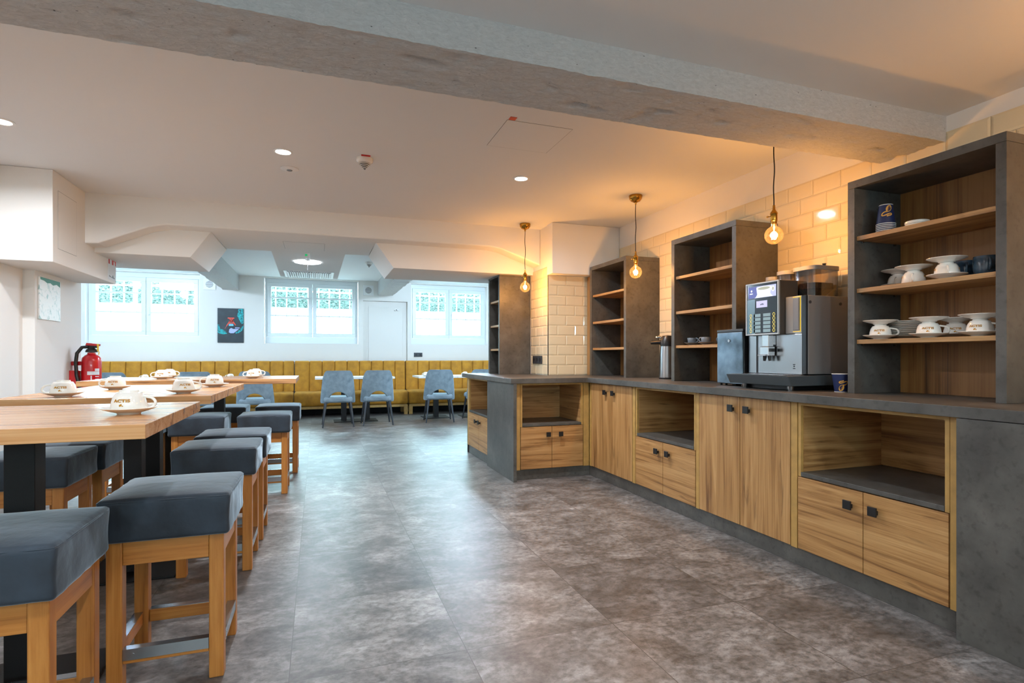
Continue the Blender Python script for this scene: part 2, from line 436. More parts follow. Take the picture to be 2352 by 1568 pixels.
def dup(root, loc, rz=0., label=None, group=None):
    r = root.copy(); COL.objects.link(r); r.location = loc; r.rotation_euler = (0, 0, rz)
    if label: r['label'] = label
    if group: r['group'] = group
    for ch in list(root.children):
        c = ch.copy(); COL.objects.link(c); c.parent = r
        for g in list(ch.children):
            d = g.copy(); COL.objects.link(d); d.parent = c
    return r
def B(): return bmesh.new()
def boxm(name, dims, mat, parent=None, bevel=0., **kw):
    bm = B(); add_box(bm, *dims); return mesh(name, bm, mat, parent, bevel=bevel, **kw)
def text_into(bm, txt, size, fn, spin=0.):
    """flat text polygons, centred at the origin, mapped through fn(x, y) -> point"""
    cu = bpy.data.curves.new('glyphs', 'FONT'); cu.body = txt; cu.size = size; cu.align_x = 'CENTER'; cu.align_y = 'CENTER'; cu.resolution_u = 3; cu.offset = size*.045
    ob = bpy.data.objects.new('glyphs', cu); COL.objects.link(ob)
    dg = bpy.context.evaluated_depsgraph_get(); dg.update()
    me = bpy.data.meshes.new_from_object(ob.evaluated_get(dg))
    cs, sn = math.cos(spin), math.sin(spin)
    vs = [bm.verts.new(fn(v.co.x*cs-v.co.y*sn, v.co.x*sn+v.co.y*cs)) for v in me.vertices]
    for p in me.polygons:
        try: bm.faces.new([vs[i] for i in p.vertices])
        except ValueError: pass
    bpy.data.objects.remove(ob); bpy.data.curves.remove(cu); bpy.data.meshes.remove(me)
def flat_poly(bm, pts, fn): 
    bm.faces.new([bm.verts.new(fn(*p)) for p in pts])
def ribbon(bm, pts, w, fn):
    L, Rr = [], []
    for k, p in enumerate(pts):
        a = pts[max(0, k-1)]; b = pts[min(len(pts)-1, k+1)]
        dx, dy = b[0]-a[0], b[1]-a[1]; l = math.hypot(dx, dy) or 1
        ww = w[k] if isinstance(w, (list, tuple)) else w
        nx, ny = -dy/l*ww/2, dx/l*ww/2
        L.append(bm.verts.new(fn(p[0]+nx, p[1]+ny))); Rr.append(bm.verts.new(fn(p[0]-nx, p[1]-ny)))
    for k in range(len(pts)-1): bm.faces.new((L[k], Rr[k], Rr[k+1], L[k+1]))
def ell(cx, cy, a, b, rot=0., n=24):
    return [(cx+a*math.cos(t)*math.cos(rot)-b*math.sin(t)*math.sin(rot), cy+a*math.cos(t)*math.sin(rot)+b*math.sin(t)*math.cos(rot)) for t in (2*PI*i/n for i in range(n))]
SKY = 64.; EXPO = 0.15; NEAR_W = 13.; LED_W = 30.; REAR_W = 105.
# ------------------------------------------------------------------ room shell
XR = 3.015                      # tiled right wall
ZC, ZN, ZB = 2.46, 2.32, 2.6    # main, near and rear ceiling heights
YBK = 11.3
bm = B(); add_box(bm, -4.8, 4.2, -3.6, 11.6, -.08, 0); struct('floor', bm, M['floor'], 'grey concrete look vinyl tile floor')
bm = B(); add_box(bm, XR, XR+.2, -3.8, 5.29, 0, ZB); struct('wall_right', bm, M['white'])
bm = B(); add_box(bm, 2.257, 4.2, 5.29, 6.18, 0, ZB); struct('wall_pillar', bm, M['white'])
bm = B(); add_box(bm, 2.243, XR-.002, 5.15, 5.29, 1.945, ZC-.001); struct('wall_bulkhead', bm, M['white'], 'white boxed bulkhead above the tiled pillar', bevel=.004)
bm = B(); add_box(bm, 3.9, 4.2, 6.18, 11.6, 0, ZB); struct('wall_right', bm, M['white'])
bm = B(); add_box(bm, -2.4, -2.2, -3.8, 5.43, 0, ZC); struct('wall_left', bm, M['white'])
bm = B(); add_box(bm, -4.9, -2.12, 5.43, 6.35, 0, ZB); struct('wall_left', bm, M['white'], bevel=.004)
bm = B(); add_box(bm, -4.9, -4.6, 6.35, 11.6, 0, ZB); struct('wall_left', bm, M['white'])
ADDED_WIN = [(-1.3, -.6), (.9, 1.6)]  # unseen openings added behind the camera to let in cool daylight
bm = B()
xs = sorted({-2.4, XR+.2, *[x for w in ADDED_WIN for x in w]})
for a, b in zip(xs, xs[1:]):
    if any(w[0] < (a+b)/2 < w[1] for w in ADDED_WIN): add_box(bm, a, b, -3.8, -3.6, 0, 1.5); add_box(bm, a, b, -3.8, -3.6, 2.1, ZC)
    else: add_box(bm, a, b, -3.8, -3.6, 0, ZC)
struct('wall_front', bm, M['white'])
WIN = [(-3.72, -1.99), (-.935, .775), (1.805, 3.42)]
DOOR = (.86, 1.73, 2.21)
SILL, HEAD = 1.352, 2.585
bm = B()
xs = sorted({-4.9, 4.2, DOOR[0], DOOR[1], *[x for w in WIN for x in w]})
for a, b in zip(xs, xs[1:]):
    mid = (a+b)/2
    if any(w[0] < mid < w[1] for w in WIN):
        add_box(bm, a, b, YBK, YBK+.32, 0, SILL); add_box(bm, a, b, YBK, YBK+.32, HEAD, ZB+.1)
    elif DOOR[0] < mid < DOOR[1]:
        add_box(bm, a, b, YBK+.1, YBK+.32, 0, DOOR[2]); add_box(bm, a, b, YBK, YBK+.32, DOOR[2], ZB+.1)
    else: add_box(bm, a, b, YBK, YBK+.32, 0, ZB+.1)
struct('wall_back', bm, M['white'])
# ceilings
bm = B(); add_box(bm, -2.4, XR+.2, -3.8, 2.0, ZN, ZN+.3); struct('ceiling', bm, M['ceil'])
bm = B(); add_box(bm, -4.9, XR+.2, 2.2, 5.6, ZC, ZC+.16); struct('ceiling', bm, M['ceil'])
bm = B(); add_box(bm, -4.9, 4.2, 5.6, 11.62, ZB, ZB+.1); struct('ceiling', bm, M['ceil_rear_lit'])
# rough concrete beam across the room, edges a little ragged
bm = B()
nx = 620; prof = []
y0, y1, zb = 1.925, 2.268, 2.19
nyb, nzf = 34, 8
rows = [('f', y0, ZC-(ZC-zb)*i/nzf) for i in range(nzf+1)] + [('b', y0+(y1-y0)*i/nyb, zb) for i in range(1, nyb+1)] + [('r', y1, zb+(ZC-zb)*i/nzf) for i in range(1, nzf+1)]
grid = []
for i in range(nx+1):
    x = -2.2+(XR+.004+2.2)*i/nx
    col = []
    for (k, y, z) in rows:
        n1 = noise.noise(Vector((x*5, y*14, z*14))); n2 = noise.noise(Vector((x*21, y*40, z*40))); n3 = noise.noise(Vector((x*55, y*80, z*80)))
        d = .0012*n1+.0022*n2+.002*n3
        pit = max(0., noise.noise(Vector((x*6.1+9, y*14, 4.)))-.28)*.035*(1+n2)+max(0., noise.noise(Vector((x*26, y*50, 2.)))-.3)*.012
        if k == 'f': y -= d*.35 if z > zb+.001 else d*.6
        if k == 'b': em = min(1., (y-y0)/.05, (y1-y)/.05); z += d*1.1+pit*max(.1, em)*.8
        if k == 'r': y += d*.35
        if k == 'f' and z <= zb+.001: z += d*1.0
        col.append(bm.verts.new((x, y, z)))
    grid.append(col)
for i in range(nx):
    for j in range(len(rows)-1): bm.faces.new((grid[i][j], grid[i+1][j], grid[i+1][j+1], grid[i][j+1]))
struct('ceiling_beam', bm, M['beam'], 'rough white painted concrete beam across the near ceiling', smooth=True, angle=60)
# haunched cross beam in front of the soffit
bm = B(); add_prism(bm, [(-2.12, ZC+.05), (-2.12, 2.02), (-1.72, 2.045), (-1.36, 2.205), (-1.22, 2.238), (1.70, 2.242), (1.82, 2.225), (2.257, 2.075), (2.257, ZC+.05)], 'y', 5.5, 5.705)
struct('ceiling_beam', bm, M['white'], 'white haunched cross beam above the rear seating area', bevel=.012)
# duct soffits behind it
bm = B(); add_prism(bm, [(-4.6, ZB), (-4.6, 2.0), (-1.082, 2.0), (-.915, 2.243), (-.915, ZB)], 'y', 5.705, 6.63)
struct('ceiling_soffit', bm, M['white'], 'boxed white soffit with slanted end, left of the two', bevel=.003)
bm = B(); add_prism(bm, [(3.9, ZB), (3.9, 2.0), (.733, 2.0), (.558, 2.243), (.558, ZB)], 'y', 5.705, 6.53)
struct('ceiling_soffit', bm, M['white'], 'boxed white soffit with slanted end, right of the two', bevel=.003)
bm = B(); add_prism(bm, [(-.915, 5.705), (.558, 5.705), (.545, 6.45), (.298, 6.46), (.285, 8.56), (-.49, 8.56), (-.465, 6.52), (-.905, 6.53)], 'z', 2.243, ZB)
struct('ceiling_soffit', bm, M['white'], 'lowered T shaped ceiling panel with air slot')
# concrete ribs to the rear wall
for (xa, xb, lab) in ((-1.62, -1.355, 'left'), (1.144, 1.435, 'right')):
    bm = B(); n = 60
    for s in (0,):
        L = []
        for i in range(n+1):
            y = 6.4+(YBK-6.4)*i/n
            zz = 2.325 + .012*noise.noise(Vector((xa, y*4, 0)))
            L.append([bm.verts.new(p) for p in ((xa, y, ZB), (xa+.008*noise.noise(Vector((1, y*6, 0))), y, zz), (xb+.008*noise.noise(Vector((5, y*6, 0))), y, zz+.006*noise.noise(Vector((9, y*9, 0)))), (xb, y, ZB))])
        for a, b in zip(L, L[1:]):
            for k in range(3): bm.faces.new((a[k], b[k], b[k+1], a[k+1]))
    struct('ceiling_beam', bm, M['beam'], 'rough concrete rib running to the rear wall, %s one' % lab)
# left boxed duct with access panel
bm = B(); add_box(bm, -2.35, -1.81, 4.906, 6.25, 1.79, ZC-.001); struct('wall_soffit', bm, M['white'], 'white boxed duct at the left wall', bevel=.003)

# small trims
bm = B(); add_box(bm, 2.2495, 2.2575, 5.2815, 5.2895, .908, 2.04); struct('trim_1', bm, M['steel'], 'thin metal corner trim on the tiled pillar')

# metro tiles as bevelled relief
def tile_field(name, label, to3, u0, u1, v0, v1, TW=.2, TH=.1, phase=0., thick=.007, out=1):
    bm = B()
    def P3(u, v, d): return to3(u, v, d)
    g = .0012; bev = .011
    nr = max(1, round((v1-v0)/TH)); TH = (v1-v0)/nr
    base = [bm.verts.new(P3(*p, .0005)) for p in ((u0, v0), (u1, v0), (u1, v1), (u0, v1))]
    f = bm.faces.new(base); f.material_index = 1
    for r in range(nr):
        a, b = v0+r*TH, min(v1, v0+(r+1)*TH)
        if b-a < .012: continue
        st = u0+((phase+(r % 2)*.5) % 1)*TW-TW
        while st < u1-1e-6:
            p, q = max(u0, st), min(u1, st+TW); st += TW
            if q-p < .01: continue
            bv = min(bev, (q-p)/3, (b-a)/3)
            o = [(p+g, a+g), (q-g, a+g), (q-g, b-g), (p+g, b-g)]
            i_ = [(p+g+bv, a+g+bv), (q-g-bv, a+g+bv), (q-g-bv, b-g-bv), (p+g+bv, b-g-bv)]
            V0 = [bm.verts.new(P3(x, y, .001)) for x, y in o]; V1 = [bm.verts.new(P3(x, y, .0035)) for x, y in o]; V2 = [bm.verts.new(P3(x, y, thick)) for x, y in i_]
            for k in range(4):
                bm.faces.new((V0[k], V0[(k+1) % 4], V1[(k+1) % 4], V1[k])); bm.faces.new((V1[k], V1[(k+1) % 4], V2[(k+1) % 4], V2[k]))
            bm.faces.new(V2)
    struct(name, bm, [M['tile'], M['grout']], label)
tile_field('wall_tiles', 'cream metro tiling on the right wall', lambda u, v, d: (XR-d, u, v), -.4, 5.148, .91, 2.24, phase=.63)
tile_field('wall_tiles', 'cream metro tiling on the front of the pillar', lambda u, v, d: (u, 5.29-d, v), 2.257, 2.98, .91, 1.944, phase=.5)
tile_field('wall_tiles', 'cream metro tiling on the side of the pillar', lambda u, v, d: (2.257-d, u, v), 5.291, 5.77, .91, 2.035, phase=.62)

# windows
def window(i, x0, x1):
    yf = YBK+.13
    root = thing('window_%d' % i, 'white two sash window, %s of the three in the rear wall' % ('leftmost', 'middle', 'rightmost')[i-1], 'window', ((x0+x1)/2, yf, SILL))
    root['kind'] = 'structure'
    zt = 2.535; a, b = x0+.01, x1-.01
    bm = B()
    z0 = SILL+.002
    add_box(bm, a, b, yf, yf+.07, z0, z0+.125); add_box(bm, a, b, yf, yf+.07, zt-.03, HEAD)
    add_box(bm, a, a+.035, yf+.0005, yf+.0705, z0+.125, zt-.03); add_box(bm, b-.035, b, yf+.0005, yf+.0705, z0+.125, zt-.03)
    mesh('window_frame', bm, M['upvc'], root, bevel=.004)
    zi0, zi1 = z0+.127, zt-.032
    mid = (x0+x1)/2
    for s, (p, q) in enumerate(((a+.037, mid-.003), (mid+.003, b-.037))):
        w = .072
        bm = B(); ys = yf-.012
        add_box(bm, p, q, ys, ys+.07, zi0, zi0+w); add_box(bm, p, q, ys, ys+.07, zi1-w, zi1)
        add_box(bm, p, p+w, ys, ys+.07, zi0+w, zi1-w); add_box(bm, q-w, q, ys, ys+.07, zi0+w, zi1-w)
        sash = mesh('sash', bm, M['upvc'], root, bevel=.005)
        bm = B()
        for zz in (1.885, 2.225): add_box(bm, p+w-.01, q-w+.01, ys+.002, ys+.024, zz-.013, zz+.013)
        mesh('glazing_bar', bm, M['upvc'], sash)
        bm = B(); add_box(bm, p+w-.01, q-w+.01, ys+.028, ys+.034, zi0+w-.01, zi1-w+.01); mesh('pane', bm, M['pane'], sash)
        if s == 1:
            bm = B(); add_box(bm, p+.035, p+.055, ys-.03, ys-.018, 1.84, 1.99); add_cyl(bm, (p+.045, ys, 1.97), (p+.045, ys-.03, 1.97), .009, n=12)
            mesh('window_handle', bm, M['white_gloss'], sash, bevel=.003)
for i, (a, b) in enumerate(WIN): window(i+1, a, b)
# door in the rear wall
d = thing('door_1', 'flush white door in a recess of the rear wall', 'door', ((DOOR[0]+DOOR[1])/2, YBK+.1, 0)); d['kind'] = 'structure'
boxm('door_frame', (DOOR[0]+.002, DOOR[1]-.002, YBK+.075, YBK+.099, 0, DOOR[2]-.003), M['white'], d, .003)
boxm('door_leaf', (.968, 1.638, YBK+.062, YBK+.0745, .01, 2.105), M['white'], d, .003)
bm = B(); add_cyl(bm, (1.5, YBK+.062, 2.04), (1.5, YBK+.0, 2.04), .02, n=16); add_box(bm, 1.49, 1.56, YBK+.0, YBK+.015, 2.03, 2.05); mesh('door_closer', bm, M['white_gloss'], d, bevel=.002)

# ------------------------------------------------------------------ outside the windows
for i, (x0, x1) in enumerate(ADDED_WIN):
    root = thing('window_%d' % (i+4), 'unseen white window added for daylight behind the camera', 'window', ((x0+x1)/2, -3.7, 1.5)); root['kind'] = 'structure'
    bm = B(); w_ = .06
    for bx in ((x0, x1, -3.73, -3.67, 1.5, 1.5+w_), (x0, x1, -3.73, -3.67, 2.1-w_, 2.1), (x0, x0+w_, -3.73, -3.67, 1.5+w_, 2.1-w_), (x1-w_, x1, -3.73, -3.67, 1.5+w_, 2.1-w_), ((x0+x1)/2-.05, (x0+x1)/2+.05, -3.73, -3.67, 1.5+w_, 2.1-w_)): add_box(bm, *bx)
    mesh('window_frame', bm, M['upvc'], root)
    bm = B(); add_box(bm, x0+w_, x1-w_, -3.703, -3.697, 1.5+w_, 2.1-w_); mesh('pane', bm, M['pane'], root)
bm = B(); add_box(bm, -9, 9, 11.62, 30, 1.0, 1.30); struct('exterior_ground', bm, plain('pale paving', (226, 224, 220), .8, var=.05, vscale=3))
bm = B(); add_box(bm, -9, 9, 13.3, 13.6, 1.3, 2.18); o = struct('exterior_wall', bm, plain('pale garden wall', (232, 230, 226), .8, var=.04, vscale=3), 'low pale garden wall outside the windows')
for i, (a, b) in enumerate(WIN):
    bm = B(); yb = YBK+.52; x = a-.25+(.07, .02, .12)[i]
    while x < b+.45:
        add_box(bm, x-.011, x+.011, yb-.011, yb+.011, 1.3, 3.2); x += .2
    add_box(bm, a-.4, b+.55, yb-.016, yb+.016, 2.40-.014, 2.40+.014); add_box(bm, a-.4, b+.55, yb-.016, yb+.016, 2.06-.014, 2.06+.014); add_box(bm, a-.4, b+.55, yb-.016, yb+.016, 3.17, 3.2)
    o = mesh('window_grille', bm, M['sheet_white']); base_at(o, ((a+b)/2, yb, 1.3))
    tag(o, 'white steel bar grille outside the %s window' % ('leftmost', 'middle', 'rightmost')[i], 'grille', 'security grilles')
rnd = random.Random(3)
bm = B()
for k in range(42000):
    x = rnd.uniform(-6.2, 6.4); y = rnd.uniform(14.1, 15.0); z = rnd.uniform(1.8, 3.25)
    y += .5*noise.noise(Vector((x*.9, z*.9, 0)))
    if noise.noise(Vector((x*1.1, y, z*1.1))) < -.45: continue
    s = rnd.uniform(.018, .04); d1 = Vector((rnd.uniform(-1, 1), rnd.uniform(-1, 1), rnd.uniform(-1, 1))).normalized(); u, v = frame_dirs(d1); c = Vector((x, y, z))
    bm.faces.new([bm.verts.new(c+q) for q in (u*s, v*s*.5, -u*s, -v*s*.5)])
add_box(bm, -8, 8, 15.9, 16.2, 1.3, 3.1)
o = mesh('hedge', bm, M['leaf']); base_at(o, (0, 15, 1.3)); tag(o, 'leafy green hedge beyond the low wall outside the windows', 'hedge', kind='stuff')
t = thing('sign_board', 'white board with yellow ends seen through the leftmost window', 'sign', (-2.55, 12.75, 1.3))
boxm('board', (-2.95, -2.2, 12.74, 12.76, 2.44, 2.78), M['sheet_white'], t)
for x in (-3.33, -2.16, -1.97): boxm('yellow_panel', (x-.05, x+.05, 12.725, 12.738, 2.44, 2.8), M['sign_yellow'], t)
boxm('rail', (-3.42, -1.9, 12.765, 12.79, 2.5, 2.54), M['sheet_white'], t)
for x in (-3.40, -2.05): boxm('post', (x-.02, x+.02, 12.79, 12.83, 1.3, 2.8), M['sheet_white'], t)
# ------------------------------------------------------------------ kitchen run
XF = 2.385; YF = 4.62
def knob(parent, c, face):   # square flat knob on a stub; face: 'x' looks to -X, 'y' looks to -Y
    bm = B(); s = .021
    if face == 'x':
        add_box(bm, c[0]-.03, c[0]-.022, c[1]-s, c[1]+s, c[2]-s, c[2]+s); add_box(bm, c[0]-.022, c[0]+.0005, c[1]-.009, c[1]+.009, c[2]-.016, c[2]+.004)
    else:
        add_box(bm, c[0]-s, c[0]+s, c[1]-.03, c[1]-.022, c[2]-s, c[2]+s); add_box(bm, c[0]-.009, c[0]+.009, c[1]-.022, c[1]+.0005, c[2]-.016, c[2]+.004)
    return mesh('knob', bm, M['knob'], parent, bevel=.0015)
def lbox(face, f, a0, a1, d0, d1, z0, z1):
    """box on a front: f = front plane, a = along the front, d = depth behind the front"""
    return (f+d0, f+d1, a0, a1, z0, z1) if face == 'x' else (a0, a1, f+d0, f+d1, z0, z1)
def gmat(face): return M['oak_y'] if face == 'x' else M['oak_x']
def tall_cab(name, label, face, f, a0, a1, knobs, depth=.6, stiles=()):
    c = lbox(face, f, (a0+a1)/2, 0, 0, 0, 0, 0)
    t = thing(name, label, 'cabinet', (f, (a0+a1)/2, .092) if face == 'x' else ((a0+a1)/2, f, .092))
    boxm('carcass', lbox(face, f, a0, a1, .021, depth, .094, .862), M['lam_edge'], t)
    mid = (a0+a1)/2
    for (p, q, k) in ((a0, mid-.0015, knobs[0]), (mid+.0015, a1, knobs[1])):
        dd = boxm('door', lbox(face, f, p+.0015, q-.0005, 0, .02, .096, .858), M['oak_v'], t, .0012)
        knob(dd, (f, k, .789) if face == 'x' else (k, f, .789), face)
    for p, q in stiles: boxm('stile', lbox(face, f, p+.001, q-.001, .002, .06, .092, .862), M['lam_edge'], t)
    return t
def niche_cab(name, label, face, f, a0, a1, split, knobs, depth=.6, stiles=(), dark_side=None, na=None):
    t = thing(name, label, 'cabinet', (f, (a0+a1)/2, .092) if face == 'x' else ((a0+a1)/2, f, .092))
    G = gmat(face)
    # lower body
    boxm('carcass', lbox(face, f, a0, a1, .021, depth, .094, .47), M['lam_edge'], t)
    n0, n1 = na or (a0+.018, a1-.018)
    # open niche lining
    bm = B()
    for bx in (lbox(face, f, a0+.0005, n0, .004, depth, .474, .862), lbox(face, f, n1, a1-.0005, .004, depth, .474, .862), lbox(face, f, n0, n1, .004, depth, .846, .862)): add_box(bm, *bx)
    mesh('niche_frame', bm, M['lam_edge'], t)
    boxm('niche_back', lbox(face, f, n0, n1, depth-.02, depth-.002, .499, .846), G, t)
    for p, q, side in ((n0+.0002, n0+.004, 0), (n1-.004, n1-.0002, 1)):
        boxm('niche_side', lbox(face, f, p, q, .02, depth-.02, .499, .846), M['stone'] if dark_side == side else M['oak_x' if face == 'x' else 'oak_y'], t)
    boxm('niche_shelf', lbox(face, f, n0+.001, n1-.001, .001, depth-.021, .476, .498), M['stone'], t, .0015)
    for (p, q, k) in ((a0, split, knobs[0]), (split, a1, knobs[1])):
        dd = boxm('door', lbox(face, f, p+.002, q-.002, 0, .02, .096, .471), G, t, .0012)
        knob(dd, (f, k, .401) if face == 'x' else (k, f, .401), face)
    for p, q in stiles: boxm('stile', lbox(face, f, p+.001, q-.001, .002, .06, .092, .862), M['lam_edge'], t)
    return t
tall_cab('base_cabinet', 'tall two-door oak base cabinet in the inside corner below the airpot', 'x', XF, 3.878, 4.575, (4.16, 4.297), stiles=((4.578, 4.62), (3.832, 3.876)))
niche_cab('base_cabinet', 'oak niche base cabinet under the shelf unit with grey cups', 'x', XF, 3.09, 3.828, 3.461, (3.383, 3.518), stiles=((3.053, 3.086),), dark_side=0)
tall_cab('base_cabinet', 'tall two-door oak base cabinet below the coffee machine', 'x', XF, 2.302, 3.05, (2.603, 2.734), stiles=((2.258, 2.3),))
niche_cab('base_cabinet', 'oak niche base cabinet nearest the dark end panel', 'x', XF, 1.513, 2.254, 1.884, (1.82, 1.946), stiles=((1.467, 1.511),))
niche_cab('base_cabinet', 'oak niche cabinet in the front of the counter return', 'y', YF, 1.705, 2.322, 2.009, (1.966, 2.087), depth=.5, stiles=((1.655, 1.702), (2.325, 2.383)))
niche_cab('base_cabinet', 'pale oak niche cabinet at the seating end of the counter return', 'x', 1.637, 5.372, 6.15, 5.742, (5.675, 5.81), depth=.48, stiles=((6.152, 6.2),))
o = boxm('end_panel', (2.347, 3.01, .35, 1.463, 0, .861), M['stone'], None, .001); base_at(o, (2.68, .9, 0)); tag(o, 'dark stone look end panel at the near end of the counter', 'panel')
o = boxm('side_panel', (1.622, 1.652, 4.572, 5.366, 0, .862), M['stone'], None, .001); base_at(o, (1.637, 4.97, 0)); tag(o, 'upright grey stone look panel on the corner of the counter return', 'panel')
# plinths
o = boxm('plinth', (2.398, 2.415, 1.466, 4.66, .001, .0915), M['stone']); base_at(o, (2.4, 3.06, 0)); tag(o, 'dark kickboard under the long counter cabinets', 'kickboard')
o = boxm('plinth', (1.654, 2.396, 4.636, 4.652, .001, .0915), M['stone']); base_at(o, (2.0, 4.64, 0)); tag(o, 'dark kickboard under the front of the counter return', 'kickboard')
bm = B(); add_box(bm, 1.652, 1.668, 5.368, 6.19, .001, .0915); add_box(bm, 1.64, 1.7, 6.205, 6.22, .001, .86)
o = mesh('plinth', bm, M['stone']); base_at(o, (1.66, 5.8, 0)); tag(o, 'dark kickboard at the seating side of the counter return', 'kickboard')
# worktop
bm = B(); add_prism(bm, [(1.6, 4.575), (2.345, 4.575), (2.345, .3), (3.007, .3), (3.007, 5.281), (2.2485, 5.281), (2.2485, 6.32), (1.6, 6.32)], 'z', .8635, .908)
o = mesh('worktop', bm, M['stone'], None, bevel=.002); base_at(o, (2.6, 3., .8635)); tag(o, 'L shaped brown grey stone look worktop over the cabinets', 'worktop')
# wood upright between the pillar and the first shelf unit
o = boxm('filler_board', (2.7, 2.72, 5.125, 5.28, .9085, 1.94), M['oak_v']); base_at(o, (2.71, 5.2, .9085)); tag(o, 'narrow oak filler board between tiled pillar and tall shelf unit', 'board')

# tall open shelf units
SHZ = (1.728, 1.455, 1.189); TOPZ = 2.02
def shelf_unit(label, face, f, a0, a1, d):
    z0 = .9085
    t = thing('shelf_unit', label, 'shelf', (f+d/2, (a0+a1)/2, z0) if face == 'x' else ((a0+a1)/2, f+d/2, z0), group='tall open shelf units on the worktop')
    w = .039
    boxm('top_panel', lbox(face, f, a0, a1, 0, d, TOPZ-w, TOPZ), M['stone'], t, .001)
    boxm('side_panel', lbox(face, f, a0, a0+w, 0, d, z0, TOPZ-w-.001), M['stone'], t, .001)
    boxm('side_panel', lbox(face, f, a1-w, a1, 0, d, z0, TOPZ-w-.001), M['stone'], t, .001)
    boxm('back_panel', lbox(face, f, a0+w+.001, a1-w-.001, d-.02, d-.004, z0, TOPZ-w-.001), M['oak_dark'], t)
    for z in SHZ:
        s = boxm('shelf', lbox(face, f, a0+w+.0015, a1-w-.0015, .014, d-.022, z-.022, z), M['oak_y'], t, .001)
        for a in (a0+w, a1-w):
            sg = 1 if a == a0+w else -1
            for dd in (.05, d-.07):
                p = lbox(face, f, a, 0, dd, 0, z-.03, 0); P0 = (f+dd, a+sg*.0005, z-.028) if face == 'x' else (a+sg*.0005, f+dd, z-.028)
                P1 = (f+dd, a+sg*.012, z-.028) if face == 'x' else (a+sg*.012, f+dd, z-.028)
                bm = B(); add_cyl(bm, P0, P1, .005, n=10); mesh('shelf_pin', bm, M['steel'], s, smooth=True)
    return t
DU = XR-.008-2.65
shelf_unit('dark shelf unit with empty oak shelves beside the tiled pillar', 'x', 2.65, 4.413, 5.122, DU)
shelf_unit('dark shelf unit holding three grey cups, behind the black box', 'x', 2.65, 3.009, 3.729, DU)
shelf_unit('dark shelf unit full of white crockery, nearest the camera', 'x', 2.65, 1.463, 2.18, DU)
shelf_unit('dark narrow shelf unit facing the seating area at the end of the counter return', 'x', 1.885, 5.775, 6.19, .36)

# ------------------------------------------------------------------ sockets, coffee machine and appliances
def socket_plate(label, c, face, n):
    t = thing('power_socket', label, 'socket', c)
    w, h = .0425*n, .0425; nm = (M['grey_plate'], M['black'])
    bm = B()
    if face == 'x': add_box(bm, c[0]-.012, c[0], c[1]-w, c[1]+w, c[2]-h, c[2]+h)
    else: add_box(bm, c[0]-w, c[0]+w, c[1]-.012, c[1], c[2]-h, c[2]+h)
    mesh('cover_plate', bm, nm[0], t, bevel=.003)
    for k in range(n):
        a = (k-(n-1)/2)*.085
        bm = B()
        if face == 'x': add_cyl(bm, (c[0]-.0145, c[1]+a, c[2]), (c[0]-.0125, c[1]+a, c[2]), .02, n=20)
        else: add_cyl(bm, (c[0]+a, c[1]-.0145, c[2]), (c[0]+a, c[1]-.0125, c[2]), .02, n=20)
        mesh('outlet', bm, nm[1], t)
socket_plate('dark triple power socket on the tiled side of the pillar', (2.249, 5.555, 1.068), 'x', 3)
socket_plate('dark double power socket on the rear wall above the bench', (1.945, YBK-.001, 1.14), 'y', 2)

# coffee machine
CM = thing('coffee_machine', 'large automatic coffee machine with lit display on the worktop', 'coffee machine', (2.75, 2.62, .9085))
xb, ya, yb_ = 2.605, 2.40, 2.845
bm = B(); add_box(bm, xb+.012, 2.99, ya, yb_, 1.0, 1.449); mesh('housing', bm, M['mach_grey'], CM, bevel=.004)
bm = B()
for y in (ya-.0005,): 
    for (x, z) in ((2.63, 1.41), (2.86, 1.405)): add_cyl(bm, (x, y+.001, z), (x, y-.003, z), .009, n=14)
mesh('screw_cap', bm, M['grey_plate'], CM)
boxm('front_edge', (xb-.004, xb+.011, ya, ya+.03, 1.0, 1.449), M['panel_dark'], CM, .003)
boxm('splash_panel', (xb, xb+.011, ya+.031, yb_, .998, 1.232), M['steel'], CM, .002)
boxm('panel_slot', (xb-.002, xb-.0002, 2.765, 2.778, 1.0, 1.23), M['black'], CM)
# right front module with yellow light frame
boxm('service_door', (xb-.004, xb+.011, ya+.031, 2.545, 1.234, 1.449), M['mach_frame'], CM, .003)
boxm('service_flap', (xb-.012, xb-.0045, ya+.045, 2.485, 1.252, 1.438), M['mach_grey'], CM, .002)
bm = B(); g0, g1, h0, h1 = ya+.036, 2.49, 1.243, 1.445
lw_ = .0032; add_box(bm, xb-.006, xb-.0042, g0, g0+lw_, h0, h1); add_box(bm, xb-.006, xb-.0042, g0+lw_, g1, h0, h0+lw_); add_box(bm, xb-.006, xb-.0042, g0+lw_, g1, h1-lw_, h1)
mesh('light_strip', bm, M['strip'], CM)
# operating head
xh = 2.555; hy0, hy1, hz0, hz1 = 2.548, 2.812, 1.232, 1.553
boxm('control_head', (xh+.006, 2.70, hy0, hy1, hz0, hz1), M['mach_dark'], CM, .004)
bm = B(); fw = .009
add_box(bm, xh-.004, xh+.006, hy0, hy1, hz0, hz0+fw); add_box(bm, xh-.004, xh+.006, hy0, hy1, hz1-fw, hz1); add_box(bm, xh-.004, xh+.006, hy0, hy0+fw, hz0+fw, hz1-fw); add_box(bm, xh-.004, xh+.006, hy1-fw, hy1, hz0+fw, hz1-fw)
mesh('bezel', bm, M['mach_frame'], CM, bevel=.001)
PN = boxm('control_panel', (xh, xh+.0055, hy0+fw, hy1-fw, hz0+fw, hz1-fw), M['panel_dark'], CM)
